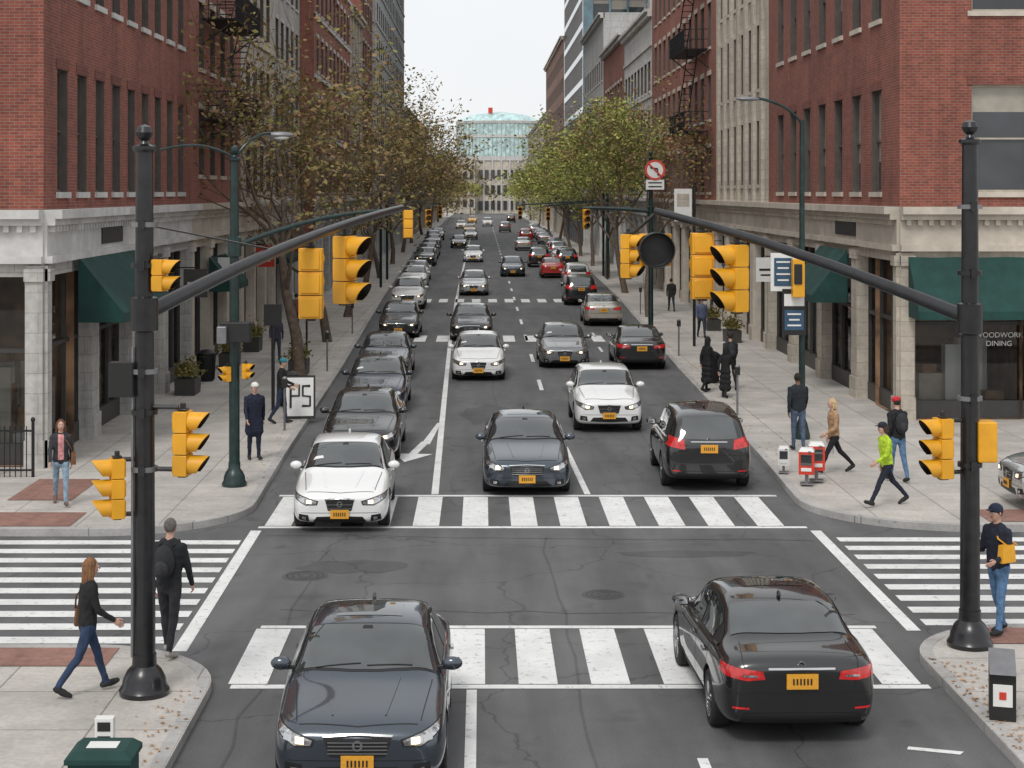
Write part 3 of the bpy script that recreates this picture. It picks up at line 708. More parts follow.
    patch([(-gw, fz+.068), (0, fz+.083), (gw, fz+.068)], [(-gw-.01, fz+.085), (0, fz+.10), (gw+.01, fz+.085)], 'front', 'chrome', .014, 14, 1, False)
    p = hit(0, fz-.01, 'front', .03); b.lathe((0, p.y, p.z), [(.035, 0), (.055, 0), (.055, .02)], 'chrome', 16, 'y'); b.box((0, p.y, p.z), (.08, .012, .014), 'chrome')
    h0 = opt.get('h0', .47); hw = opt.get('hw', .84)
    patch([(h0, fz-.03), ((h0+hw)/2, fz-.035), (hw, fz+.07)], [(h0-.03, fz+.045), ((h0+hw)/2, fz+.11), (hw+.02, fz+.17)], 'front', 'trim', .005, 14, 5)
    patch([(h0+.02, fz-.015), ((h0+hw)/2, fz-.02), (hw-.01, fz+.085)], [(h0, fz+.035), ((h0+hw)/2, fz+.093), (hw, fz+.155)], 'front', 'head', .012, 14, 5)
    hm_ = h0+(hw-h0)*.35
    patch([(hm_-.045, fz-.002), (hm_+.045, fz+.002)], [(hm_-.045, fz+.058), (hm_+.045, fz+.064)], 'front', 'lamp', .018, 4, 3)
    patch([(hm_+.08, fz+.015), (hm_+.17, fz+.03)], [(hm_+.08, fz+.07), (hm_+.16, fz+.085)], 'front', 'chrome', .016, 4, 3)
    patch([(-.5, fz-.34), (0, fz-.36), (.5, fz-.34)], [(-.42, fz-.24), (0, fz-.23), (.42, fz-.24)], 'front', 'trim', .006, 12, 3, False)
    line((-.72, fz-.17), (.72, fz-.17), 'front', .008, 'trim', .004, False, 16)
    patch([(.56, fz-.33), (.76, fz-.30)], [(.58, fz-.21), (.75, fz-.19)], 'front', 'trim', .006, 5, 3)
    patch([(.62, fz-.295), (.69, fz-.285)], [(.62, fz-.245), (.69, fz-.235)], 'front', 'head', .014, 3, 2)
    p = hit(0, fz-.2, 'front', .03); b.box((0, p.y-.005, fz-.19), (.34, .02, .16), 'plate')
    for k in range(6): b.box((-.1+.04*k, p.y-.017, fz-.19), (.018, .006, .07), 'trim')
    tz = opt['tz']
    if opt.get('hatch'):
        patch([(.50, tz-.10), (.84, tz-.04)], [(.52, tz+.10), (.80, tz+.16)], 'rear', 'tail', .010, 8, 6)
        patch([(L-.38, tz-.02), (L-.12, tz-.04)], [(L-.30, tz+.06), (L-.12, tz+.13)], 'side', 'tail', .010, 8, 6)
        line((.66, tz-.12), (.62, .45), 'rear', .012); line((-.62, .45), (.62, .45), 'rear', .012, 'trim', .005, False)
    else:
        patch([(.42, tz-.06), (.62, tz-.075), (.88, tz-.03)], [(.44, tz+.03), (.62, tz+.05), (.86, tz+.075)], 'rear', 'tail', .010, 12, 4)
        patch([(L-.38, tz-.0), (L-.10, tz-.05)], [(L-.34, tz+.03), (L-.10, tz+.07)], 'side', 'tail', .010, 8, 4)
        patch([(.50, tz-.035), (.66, tz-.035)], [(.50, tz-.012), (.66, tz-.008)], 'rear', 'head', .015, 4, 2)
    patch([(-.38, tz+.045), (.38, tz+.045)], [(-.38, tz+.065), (.38, tz+.065)], 'rear', 'chrome', .014, 10, 1, False)
    p = hit(0, tz+.09, 'rear', .012); b.lathe((0, p.y, p.z), [(.03, 0), (.045, 0), (.045, -.015)], 'chrome', 14, 'y')
    p = hit(0, tz-.08, 'rear', .02); b.box((0, p.y+.006, tz-.08), (.36, .02, .17), 'plate')
    for k in range(6): b.box((-.1+.04*k, p.y+.018, tz-.08), (.018, .006, .07), 'trim')
    patch([(-.7, .28), (0, .27), (.7, .28)], [(-.66, .40), (0, .40), (.66, .40)], 'rear', 'trim', .008, 14, 3, False)
    for sx in (1, -1): patch([(sx*.6, .44), (sx*.78, .45)], [(sx*.6, .465), (sx*.78, .475)], 'rear', 'tail', .01, 4, 1, False)
    line((-.76, tz-.22), (.76, tz-.22), 'rear', .012, 'trim', .005, False, 18)
    if not opt.get('hatch'):
        line((.62, rgb_+.1), (.66, L-.12), 'top', .012); line((.66, tz+.13), (.60, tz-.2), 'rear', .010)
    ms = win['mir']; p = hit(ms, zw+.02, 'side', 0)
    for sx in (1, -1):
        b.ell((sx*(p.x+.14), p.y-.02, zw+.09), (.115, .075, .075), 0)
        b.box((sx*(p.x+.03), p.y, zw+.04), (.16, .06, .035), 'trim')
        b.add([(sx*(p.x+.06), p.y+.052, zw+.04), (sx*(p.x+.22), p.y+.052, zw+.045), (sx*(p.x+.22), p.y+.052, zw+.14), (sx*(p.x+.06), p.y+.052, zw+.14)], [(0, 1, 2, 3)], 'chrome')
    ya = (rgt if not opt.get('hatch') else L-.9)-L/2
    b.ell((0, ya-.12, Hh-.0), (.025, .09, .045), 0, 8, 6)
    for s0, s1 in ((-.55, -.05), (.02, .52)):
        pts = [hit(s0+(s1-s0)*t, wsb+.05+.03*t, 'top', .018) for t in (0, .33, .66, 1)]; b.tube(pts, .006, 'trim', 4)
    for s in axles:
        for sx in (1, -1):
            cx, cy_ = sx*(Wh-.125), s-L/2
            pr = [(RW*.62, -.10), (RW*.93, -.11), (RW, -.085), (RW, .085), (RW*.93, .108), (RW*.68, .112), (RW*.65, .09)]
            b.lathe((cx, cy_, RW), [(r_, h_*sx) for r_, h_ in pr], 'tire', 28, 'x')
            b.lathe((cx, cy_, RW), [(RW*.66, .095*sx), (RW*.68, .112*sx), (RW*.62, .10*sx), (RW*.60, .03*sx)], 'rim', 28, 'x')
            b.lathe((cx, cy_, RW), [(RW*.62, .03*sx), (.001, .03*sx)], 'trim', 28, 'x')
            b.lathe((cx, cy_, RW), [(.06, .03*sx), (.055, .1*sx), (.001, .105*sx)], 'rim', 16, 'x')
            ns = opt.get('spokes', 5)
            for k in range(ns):
                for dlt in (-.13, .13):
                    a = 2*math.pi*k/ns
                    p0 = (cx+sx*.092, cy_+.03*math.cos(a+dlt), RW+.03*math.sin(a+dlt)); p1 = (cx+sx*.088, cy_+RW*.63*math.cos(a+dlt), RW+RW*.63*math.sin(a+dlt))
                    b.tube([p0, p1], [.02, .015], 'rim', 5)
    return b.mesh(name, sharp=38)
def sedan(name, L=4.8, Wh=.93, dh=0, **opt):
    k = L/4.8
    st = [(0, .66, .28, .56, .64), (.05, .82, .22, .61, .70), (.16, .92, .18, .66, .77), (.42, .975, .17, .72, .83), (.8, .99, .17, .78, .89), (1.1, .99, .17, .83, .94),
          (1.32, .99, .17, .87, .985), (1.55, .99, .17, .89, 1.13+dh), (1.82, 1.0, .17, .905, 1.30+dh), (2.08, 1.0, .17, .915, 1.41+dh), (2.45, 1.0, .17, .925, 1.455+dh), (2.95, 1.0, .17, .935, 1.465+dh), (3.35, 1.0, .17, .945, 1.43+dh),
          (3.7, 1.0, .18, .95, 1.33+dh), (3.98, .995, .18, .955, 1.19+dh*.6), (4.2, .985, .19, .955, 1.09), (4.45, .965, .21, .94, 1.06), (4.66, .92, .24, .91, 1.03), (4.76, .85, .30, .85, .97), (4.8, .74, .34, .78, .88)]
    st = [(s*k, a, b_, c, d) for s, a, b_, c, d in st]
    win = dict(ws0=1.38*k, ws1=2.05*k, rg0=4.1*k, rg1=3.5*k,
               all_b=[(1.62*k, .945), (2.9*k, .965), (4.02*k, 1.0)], all_t=[(1.64*k, .965), (2.2*k, 1.335+dh), (2.95*k, 1.375+dh), (3.45*k, 1.31+dh), (4.03*k, 1.03)],
               f_b=[(1.76*k, .972), (2.72*k, .985)], f_t=[(1.80*k, .99), (2.15*k, 1.27+dh), (2.72*k, 1.345+dh)],
               r_b=[(2.80*k, .985), (3.62*k, 1.005)], r_t=[(2.80*k, 1.345+dh), (3.35*k, 1.305+dh), (3.68*k, 1.19+dh)],
               doors=[1.56*k, 2.74*k, 3.62*k], handles=[2.55*k, 3.45*k], mir=1.70*k)
    return make_car(name, st, L, Wh, .66, 1.45+dh, (.93*k, 3.80*k), .335, win, opt)
def suv(name, L=4.6, Wh=.94, Hh=1.68, **opt):
    k = L/4.6; d = Hh-1.68
    st = [(0, .68, .34, .66, .74), (.05, .84, .26, .70, .83), (.18, .93, .22, .76, .92), (.42, .975, .21, .83, .985), (.8, .99, .21, .89, 1.04), (1.12, .99, .21, .94, 1.08),
          (1.32, .99, .21, .97, 1.13), (1.55, .99, .21, .99, 1.30+d), (1.8, 1.0, .21, 1.0, 1.49+d), (2.05, 1.0, .21, 1.005, 1.62+d), (2.4, 1.0, .21, 1.01, 1.675+d), (3.0, 1.0, .21, 1.02, 1.69+d), (3.6, 1.0, .21, 1.03, 1.66+d),
          (4.0, .99, .22, 1.03, 1.61+d), (4.25, .97, .24, 1.02, 1.52+d), (4.42, .94, .26, 1.0, 1.32+d*.5), (4.53, .90, .30, .96, 1.12), (4.6, .78, .38, .80, .95)]
    st = [(s*k, a, b_, c, d_) for s, a, b_, c, d_ in st]
    win = dict(ws0=1.38*k, ws1=2.0*k, rg0=4.1*k, rg1=3.5*k, hz0=1.12+d*.4, hz1=1.52+d,
               all_b=[(1.58*k, 1.035), (2.9*k, 1.055), (4.2*k, 1.10)], all_t=[(1.60*k, 1.055), (2.15*k, 1.52+d), (2.95*k, 1.57+d), (3.6*k, 1.54+d), (4.15*k, 1.42+d)],
               f_b=[(1.70*k, 1.06), (2.62*k, 1.07)], f_t=[(1.74*k, 1.08), (2.15*k, 1.46+d), (2.62*k, 1.54+d)],
               r_b=[(2.70*k, 1.07), (3.5*k, 1.085)], r_t=[(2.70*k, 1.54+d), (3.1*k, 1.545+d), (3.5*k, 1.52+d)],
               doors=[1.55*k, 2.66*k, 3.5*k], handles=[2.48*k, 3.32*k], mir=1.68*k)
    opt['hatch'] = True
    return make_car(name, st, L, Wh, .68, Hh, (.88*k, 3.62*k), .36, win, opt)
CARS = {'sa': sedan('sedan', 4.6, .93, 0, fz=.58, tz=.84, chrome=1, gw=.36, bars=4, spokes=5, sunroof=1),
        'sb': sedan('sedan', 4.45, .91, .02, fz=.56, tz=.85, gw=.27, bars=2, spokes=7, h0=.42, sticker=1),
        'su': suv('suv', 4.5, .94, 1.68, fz=.68, tz=1.0, chrome=1, spokes=5),
        'ha': suv('hatch', 4.25, .91, 1.56, fz=.66, tz=.95, gw=.30, bars=2, spokes=6, h0=.42)}
LEN = {'sa': 4.6, 'sb': 4.45, 'su': 4.5, 'ha': 4.25}
def put(kind, color, name, x, z, rear=False, yaw=0, ys=1):
    o = inst(CARS[kind], name, (x, z+LEN[kind]*ys/2, 0.0), (math.pi if rear else 0)+rad(yaw), (1, ys, 1))
    o.material_slots[0].link = 'OBJECT'; o.material_slots[0].material = P[color]; return o
put('sa', 'dgrey', 'sedan_car', -1.29, 17.6, ys=.87)
put('sa', 'black', 'sedan_car', 3.55, 19.25, True, 2, .93)
put('sb', 'white', 'sedan_car', -2.66, 31.3, yaw=1)
put('sa', 'dgrey', 'sedan_car', .93, 35.0)
put('ha', 'white', 'hatchback_car', 3.32, 44.3)
put('su', 'black', 'suv_car', 4.8, 35.6, True, -1)
put('sb', 'white', 'sedan_car', -.12, 56.5); put('sb', 'grey', 'sedan_car', 2.95, 60.5)
put('sb', 'black', 'parked_car', 5.65, 60, True); put('sb', 'beige', 'parked_car', 5.7, 79.5, True)
put('sa', 'black', 'parked_car', -2.85, 39.4); put('sb', 'navy', 'parked_car', -3.05, 48); put('sa', 'dgrey', 'parked_car', -3.3, 56.5)
put('sb', 'black', 'parked_car', -3.6, 73); put('su', 'white', 'parked_car', -4.0, 91)
put('sa', 'black', 'sedan_car', -.45, 71.5); put('sb', 'silver', 'sedan_car', -.5, 103)
put('sa', 'navy', 'sedan_car', 2.3, 126); put('su', 'black', 'suv_car', 5.5, 94, True); put('su', 'white', 'parked_car', 6.2, 110, True)
put('sb', 'red', 'parked_car', 5.2, 124, True); put('su', 'black', 'parked_car', 4.8, 142, True)
rc = random.Random(3); cols = ['black', 'grey', 'white', 'silver', 'dgrey', 'silver', 'black', 'white']
z = 110
while z < 230:
    put(rc.choice(['sa', 'sb', 'su', 'ha']), rc.choice(cols), 'parked_car', lerp(z, TL)+1.45+rc.uniform(-.1, .3), z, False, rc.uniform(-2, 2)); z += rc.choice([9, 13, 18, 25])
z = 140
while z < 260:
    put(rc.choice(['sa', 'sb', 'su']), rc.choice(cols), 'parked_car', lerp(z, TR)-1.4-rc.uniform(-.1, .3), z, True, rc.uniform(-2, 2)); z += rc.choice([10, 14, 19, 26])
for x, z, c, k_, rr_ in ((-1.9, 255, 'yellow', 'sb', 0), (-.8, 152, 'white', 'sb', 0), (-2.6, 190, 'black', 'sa', 0), (4.5, 182, 'silver', 'sa', 1),
                  (5.6, 215, 'red', 'su', 1), (-1.5, 225, 'silver', 'sa', 0), (3.6, 265, 'grey', 'su', 1), (-3.6, 290, 'white', 'sa', 0),
                  (1, 310, 'white', 'su', 0), (-2, 345, 'yellow', 'sb', 0), (6, 350, 'black', 'su', 1)):
    put(k_, c, 'taxi_cab' if c == 'yellow' else 'sedan_car' if k_ in ('sa', 'sb') else 'suv_car', x, z, bool(rr_))
put('ha', 'silver', 'parked_car', 12.1, 33.4, False, -90).location = (12.45, 33.4, .13)

# ------------------------------------------------------------ trees
def tree(seed, Ht, leafs, dens, spread=1.0, ls=1.0, lv=5):
    rr = random.Random(seed); b = MB(); tips = []
    def grow(p, d, L, r_, lev):
        n = 3; pts = [p]; rs = [r_]; q_ = p; dd = d
        for i in range(n):
            dd = (dd+Vector((rr.gauss(0, .13), rr.gauss(0, .13), rr.gauss(.03, .08)))).normalized(); q_ = q_+dd*L/n
            pts.append(q_); rs.append(r_*(1-.45*(i+1)/n))
            if lev >= 3: tips.append((q_, lev))
        b.tube(pts, rs, 'bark', 7 if lev < 2 else 4, cap=False)
        if lev >= lv: return
        k = rr.choice([3, 3, 4]) if lev < 3 else rr.choice([2, 3])
        if lev == 0: k = 5
        for i in range(k):
            a = 2*math.pi*(i+rr.random()*.7)/k; tilt = rr.uniform(.35, .85)*(1.0 if lev else .8)*spread
            e = Vector((1, 0, 0)) if abs(dd.x) < .8 else Vector((0, 1, 0))
            e1 = (e-dd*e.dot(dd)).normalized(); e2 = dd.cross(e1)
            nd = (dd*math.cos(tilt)+(e1*math.cos(a)+e2*math.sin(a))*math.sin(tilt)).normalized(); nd.z = nd.z*.85+.1
            st_ = pts[-1] if rr.random() < .6 else pts[-2]
            grow(st_, nd.normalized(), L*rr.uniform(.64, .86), max(.009, rs[-1]*rr.uniform(.6, .8)), lev+1)
    grow(Vector((0, 0, 0)), Vector((0, 0, 1)), Ht*.28, Ht*.015, 0)
    vsA = {0: [], 1: []}
    for p, lev in tips:
        if rr.random() > dens: continue
        for i in range(rr.randint(5, 11)):
            c = p+Vector((rr.gauss(0, .26), rr.gauss(0, .26), rr.gauss(-.02, .22))); s_ = rr.uniform(.05, .11)*ls
            u_ = Vector((rr.gauss(0, 1), rr.gauss(0, 1), rr.gauss(0, .6))).normalized(); w_ = u_.cross(Vector((rr.gauss(0, 1), rr.gauss(0, 1), rr.gauss(0, 1)))).normalized()
            k = 0 if rr.random() < .6 else 1
            vsA[k] += [c-u_*s_, c+w_*s_*.55, c+u_*s_, c-w_*s_*.55]
    for k in (0, 1):
        n = len(vsA[k])//4; b.add(vsA[k], [(4*i, 4*i+1, 4*i+2, 4*i+3) for i in range(n)], leafs[k])
    return b.mesh('tree', uv=False, sharp=None)
TA = [tree(11, 13.2, ('leafA', 'leafB'), .34, 1.1, 1.05), tree(12, 12.8, ('leafB', 'leafA'), .45, 1.05, 1.05), tree(14, 13.5, ('leafA', 'leafB'), .6, 1, 1.05)]
TB = [tree(21, 12, ('leafC', 'leafD'), .8, 1, 1.15), tree(22, 11.5, ('leafD', 'leafC'), .75, 1, 1.15), tree(23, 12, ('leafB', 'leafA'), .25, 1.1)]
for i, z in enumerate((57, 70, 84, 101, 122, 146, 174, 206, 245, 290, 350)):
    inst(TA[i % 3], 'street_tree', (lerp(z, TL)-1.2, z, .1), R.uniform(0, 6), R.uniform(1.0, 1.16))
for i, z in enumerate((84, 104, 122, 142, 164, 190, 220, 260, 310, 370)):
    inst(TB[(2, 0, 1, 0, 1)[i % 5] if i else 2], 'street_tree', (lerp(z, TR)+.7, z, .1), R.uniform(0, 6), R.uniform(1.0, 1.2))
for x, z in ((-9, 440), (-3, 455), (16, 450), (22, 440), (-16, 445), (11, 466)): inst(TB[abs(x) % 2], 'street_tree', (x, z, 0), x, 1.0)

# ------------------------------------------------------------ signals
def sig_mesh(secs=3, body='sigY', visor='sigK', s=.34):
    b = MB(); n = secs
    for i in range(n):
        zc = ((n-1)/2-i)*s
        b.box((0, 0, zc), (s*.98, .22, s*.965), body)
        b.box((0, .12, zc), (s*.8, .03, s*.8), body)
        b.lathe((0, -.108, zc), [(s*.45, 0), (s*.45, -.03), (s*.40, -.03)], body, 24, 'y')
        b.lathe((0, -.12, zc), [(.001, -.03), (s*.2, -.022), (s*.39, 0)], ('lensR', 'lensA', 'lensG')[i % 3], 24, 'y')
        vs = []; fs = []; m = 18
        for k in range(m+1):
            a = rad(-50+280*k/m)
            top = .5+.5*math.sin(a); dl = .10+.2*top
            for r_, y in ((s*.43, -.13), (s*.43, -.13-dl), (s*.455, -.13-dl), (s*.455, -.13)): vs.append((r_*math.cos(a), y, zc+r_*math.sin(a)))
        for k in range(m):
            for j in range(3): fs.append((4*k+j, 4*k+4+j, 4*k+5+j, 4*k+1+j))
        b.add(vs, [f for f in fs if (f[0] % 4) != 0], body, True); b.add(vs, [f for f in fs if (f[0] % 4) == 0], visor, True)
    b.tube([(0, 0, n*s/2-.01), (0, 0, n*s/2+.12)], .045, 'pole', 10); b.box((0, 0, n*s/2+.02), (.16, .16, .03), 'pole')
    b.box((0, 0, -n*s/2-.01), (.14, .14, .03), 'pole')
    return b.mesh('signal', sharp=35)
SIG = sig_mesh(3); SIG2 = sig_mesh(2, s=.32)
def sig(x, y, z, ang, sc=1, me=None, name='traffic_light'):
    o = inst(me or SIG, name, (x, y, z), rad(ang), sc)
    bv = o.modifiers.new('b', 'BEVEL'); bv.width = .012; bv.segments = 2; bv.limit_method = 'ANGLE'; bv.angle_limit = rad(50); return o
def at(px, py, z): return ((px-VX)*z/F, z, H-(py-VY)*z/F)
def signal_pole(name, x, z, top, arm, arm_r=(.1, .055), mat='pole', base=1.0, clamp=()):
    b = MB(); B = .13
    b.lathe((x, z, B), [(.30*base, 0), (.31*base, .06), (.27*base, .12), (.26*base, .2), (.21*base, .30), (.15*base, .36), (.145*base, .5)], mat, 28)
    b.tube([(x, z, B+.4), (x, z, B+3), (x, z, top-.25)], [.135*base, .125*base, .105*base], mat, 22)
    b.lathe((x, z, top-.26), [(.12*base, 0), (.15*base, .03), (.15*base, .07), (.07*base, .10), (.05*base, .14), (.09*base, .18), (.115*base, .24), (.09*base, .31), (.001, .345)], mat, 20)
    for h in clamp: b.lathe((x, z, h), [(.13*base, -.03), (.165*base, -.03), (.165*base, .03), (.13*base, .03)], 'grey' if int(h*10) % 2 else 'pole', 20); b.box((x, z-.17, h), (.08, .08, .12), 'pole')
    if arm:
        p0 = arm[0]; b.lathe((x, z, p0[2]), [(.12*base, -.22), (.17*base, -.2), (.17*base, .2), (.12*base, .22)], mat, 20)
        n = len(arm); b.tube(arm, [arm_r[0]+(arm_r[1]-arm_r[0])*i/(n-1) for i in range(n)], mat, 14)
    return b.obj(name)
def bez(p0, p1, p2, n=14):
    return [tuple((1-t)**2*p0[i]+2*t*(1-t)*p1[i]+t*t*p2[i] for i in range(3)) for t in [k/n for k in range(n+1)]]
lp = (-4.15, 20.9)
armL = bez((lp[0], lp[1], 4.8), (-2.5, 23.6, 5.75), at(402, 208, 27.5))
signal_pole('traffic_signal_pole', lp[0], lp[1], 7.05, armL, clamp=(2.9, 3.6, 4.1, 5.4, 5.9))
b = MB(); b.tube([(lp[0], lp[1], 5.9), armL[6]], .012, 'pole', 6); b.tube([(lp[0]-.14, lp[1]-.06, .6), (lp[0]-.13, lp[1]-.06, 4.4)], .018, 'grey', 6); b.obj('guy_wire')
def onarm(arm, px): return min(arm, key=lambda q_: abs(VX+q_[0]*F/q_[1]-px))
for px, ang in ((311, 178), (345, 62)):
    p = onarm(armL, px); c = at(px, 283, p[1]); sig(c[0], p[1], p[2]-.68, ang)
sig(-3.95, 20.85, 5.28, 75, .62, SIG2, 'pedestrian_signal')
sig(*at(183, 443, 20.85), 80, .78); sig(*at(117, 488, 20.8), -70, .72)
b = MB()
for h, x0, x1 in ((3.66, -4.15, -3.72), (2.9, -4.15, -3.72), (3.02, -4.15, -4.42), (2.35, -4.15, -4.42)): b.tube([(x0, 20.9, h), (x1, 20.85, h)], .03, 'pole', 8)
b.box((-4.42, 20.9, 4.0), (.3, .25, .42), 'sigK'); b.obj('signal_bracket')
rpz = (6.63, 23.1)
armR = bez((rpz[0], rpz[1], 4.58), (4.6, 25.2, 5.5), at(655, 211, 26.3))
signal_pole('traffic_signal_pole', rpz[0], rpz[1], 7.2, armR, clamp=(2.6, 3.5, 5.2, 6.1))
for px, ang in ((702, 182), (737, -70)):
    p = onarm(armR, px); c = at(px, 270, p[1]); sig(c[0], p[1], p[2]-.68, ang)
sig(*at(628, 256, 26.6), 60, .68); p = at(656, 250, 26.4)
b = MB(); b.tube([at(628, 238, 26.6), at(656, 213, 26.4)], .03, 'pole', 8)
b.lathe(p, [(.26, .1), (.28, .08), (.28, -.22), (.26, -.22), (.25, 0), (.001, -.02)], 'sigK', 28, 'y'); b.box((p[0], p[1]+.14, p[2]), (.5, .16, .5), 'sigY'); b.tube([(p[0], p[1]+.1, p[2]+.2), (p[0], p[1]+.1, 6.0)], .03, 'pole'); b.obj('traffic_light', bevel=.01)
sig(*at(943, 448, 23.0), -75, .8); b = MB(); p = at(985, 441, 23.1); b.box(p, (.26, .3, .55), 'sigY'); b.box((p[0]-.08, p[1], p[2]), (.3, .06, .06), 'pole'); b.obj('pedestrian_signal', bevel=.02)
b = MB()
for h in (3.2, 2.5): b.tube([(6.63, 23.1, h), (6.2, 23.05, h)], .03, 'pole', 8)
b.obj('signal_bracket')
gp = (-5.2, 35.7); armG = bez((gp[0], gp[1], 5.15), (-3.5, 36.5, 5.9), at(398, 210, 38))
signal_pole('street_lamp', gp[0], gp[1], 7.2, armG, (.055, .03), 'polegreen', .85)
sig(*at(408, 224, 38), 190, .62); sig(*at(428, 218, 60), 10, .6)
b = MB(); p0 = (gp[0], gp[1], 7.0); p2 = at(272, 134, 36.5); b.tube(bez(p0, (gp[0]+.4, gp[1], 7.6), p2, 8), .03, 'polegreen', 8)
b.tube(bez(p0, (gp[0]-.6, gp[1], 7.45), at(160, 150, 35), 8), .025, 'polegreen', 8)
b.ell((p2[0]+.15, p2[1], p2[2]-.02), (.32, .13, .07), 'grey'); b.ell((p2[0]+.2, p2[1], p2[2]-.06), (.18, .1, .06), 'white'); b.obj('lamp_head')
sig(*at(246, 371, 35.6), 60, .5, SIG2); sig(*at(227, 374, 35.6), -50, .5, SIG2); b = MB(); b.box(at(236, 332, 35.4), (.62, .3, .42), 'sigK'); b.box(at(222, 335, 35.2), (.2, .2, .36), 'grey'); b.obj('signal_cabinet', bevel=.02)
fp = (6.95, 70); armF = bez((fp[0], fp[1], 5.5), (5.6, 70, 5.65), at(583, 208, 70)); signal_pole('traffic_signal_pole', fp[0], fp[1], 7.9, armF, (.09, .06), 'polegreen', .8)
sig(*at(586, 219, 70), 10, .8)
b = MB(); p = at(655, 170, 69.6)
b.lathe(p, [(.001, -.03), (.42, -.03), (.42, 0), (.001, 0)], 'white', 32, 'y'); b.lathe(p, [(.33, -.035), (.42, -.035), (.42, -.03)], 'red', 32, 'y')
b.tube([(p[0]-.25, p[1]-.05, p[2]+.25), (p[0]+.25, p[1]-.05, p[2]-.25)], .035, 'red', 6); b.tube([(p[0]+.12, p[1]-.045, p[2]-.22), (p[0]+.1, p[1]-.045, p[2]+.05), (p[0]-.2, p[1]-.045, p[2]+.1)], .03, 'sigK', 6)
b.box((p[0], p[1], p[2]-.6), (.75, .03, .4), 'white'); b.box((p[0], p[1]-.02, p[2]-.52), (.55, .01, .05), 'sigK'); b.box((p[0], p[1]-.02, p[2]-.68), (.55, .01, .05), 'sigK'); b.obj('no_turn_sign')
b = MB(); p = at(683, 205, 68); b.box(p, (.7, .06, 1.3), 'white'); b.box((p[0], p[1]-.035, p[2]+.2), (.5, .01, .5), 'stoneC'); b.box((p[0]+.15, p[1], p[2]), (1.0, .05, .05), 'pole'); b.tube([(p[0]+.45, p[1], .13), (p[0]+.45, p[1], p[2]+.9)], .06, 'pole'); b.obj('banner_sign')
q0 = (8.0, 42.5); b = MB(); b.lathe((q0[0], q0[1], .13), [(.2, 0), (.2, .1), (.13, .4), (.09, .5)], 'polegreen'); b.tube([(q0[0], q0[1], .5), (q0[0], q0[1], 8.1)], [.085, .06], 'polegreen')
b.tube(bez((q0[0], q0[1], 8.0), (q0[0]-.3, q0[1], 8.5), at(757, 98, 42.5), 8), .035, 'polegreen', 8); p = at(748, 99, 42.5); b.ell(p, (.3, .13, .06), 'grey'); b.obj('street_lamp')
b = MB(); p = at(783, 272, 42.3); b.box(p, (.62, .04, .95), 'white'); b.box((p[0], p[1]-.025, p[2]), (.45, .01, .7), 'signblue')
for k in range(4): b.box((p[0], p[1]-.033, p[2]+.25-.15*k), (.34-.06*(k % 2), .006, .04), 'white')
p = at(794, 312, 42.3); b.box(p, (.6, .05, 1.15), 'sigK'); b.box((p[0], p[1]-.03, p[2]+.3), (.5, .01, .3), 'white'); b.box((p[0], p[1]-.03, p[2]-.2), (.48, .01, .5), 'signblue')
for k in range(3): b.box((p[0], p[1]-.04, p[2]-.05-.14*k), (.34-.08*(k % 2), .006, .04), 'white')
b.obj('information_sign'); b = MB(); p = at(798, 278, 42.1); b.box(p, (.3, .25, .95), 'sigY'); b.box((p[0]-.02, p[1]-.14, p[2]+.1), (.2, .04, .5), 'sigK'); b.obj('pedestrian_signal', bevel=.02)
for px, py, z in ((410, 215, 110), (440, 212, 120), (520, 213, 125), (548, 214, 120)):
    sig(*at(px, py, z), 0, .9, SIG)
    b = MB(); xk = lerp(z, TL)-.6 if px < 482 else lerp(z, TR)+.6; p = at(px, py, z)
    b.tube([(xk, z, .1), (xk, z, 6.2)], .09, 'polegreen', 8); b.tube([(xk, z, 5.7), (p[0], z, p[2]+.6)], .05, 'polegreen', 6); b.obj('traffic_signal_pole')

# ------------------------------------------------------------ street furniture
def newsbox(x, y, m, rot=0, sc=.85):
    b = MB(); b.box((0, 0, .22), (.1, .1, .3), 'grey'); b.box((0, 0, .07), (.38, .34, .03), 'grey'); b.box((0, 0, .68), (.44, .40, .66), m)
    b.box((0, 0, 1.06), (.44, .40, .10), 'white' if m == 'red' else m, top=.75); b.box((0, -.206, .78), (.32, .012, .32), 'cglass'); b.box((0, -.21, .5), (.3, .02, .1), 'white'); b.box((.1, -.22, 1.02), (.1, .03, .04), 'grey')
    b.obj('newspaper_box', (x, y, .13), rot, bevel=.012, scale=sc)
newsbox(6.82, 35.7, 'red', rad(-15), .72); newsbox(6.6, 37.2, 'white', rad(-10), .55); newsbox(7.1, 36.1, 'red', rad(-8), .78)
def bin_(x, y):
    b = MB(); b.lathe((0, 0, 0), [(.22, 0), (.25, .05), (.29, .85), (.31, .87), (.31, .92), (.2, 1.0), (.12, 1.02), (.11, .9)], 'iron', 20)
    for k in range(20): a = k*math.pi/10; b.tube([(.26*math.cos(a), .26*math.sin(a), .05), (.305*math.cos(a), .305*math.sin(a), .86)], .012, 'iron', 4)
    b.obj('litter_bin', (x, y, .13))
bin_(-9.0, 55.5); bin_(7.4, 55); bin_(-5.6, 49)
def meter(x, y):
    b = MB(); b.tube([(0, 0, 0), (0, 0, 1.1)], .03, 'grey', 8); b.box((0, 0, 1.22), (.14, .1, .22), 'sigK'); b.ell((0, 0, 1.34), (.07, .05, .06), 'grey'); b.obj('parking_meter', (x, y, .13))
for z in (44, 58.5, 74): meter(lerp(z, TL)-.4, z)
for z in (47, 64, 86): meter(lerp(z, TR)+.4, z)
b = MB()
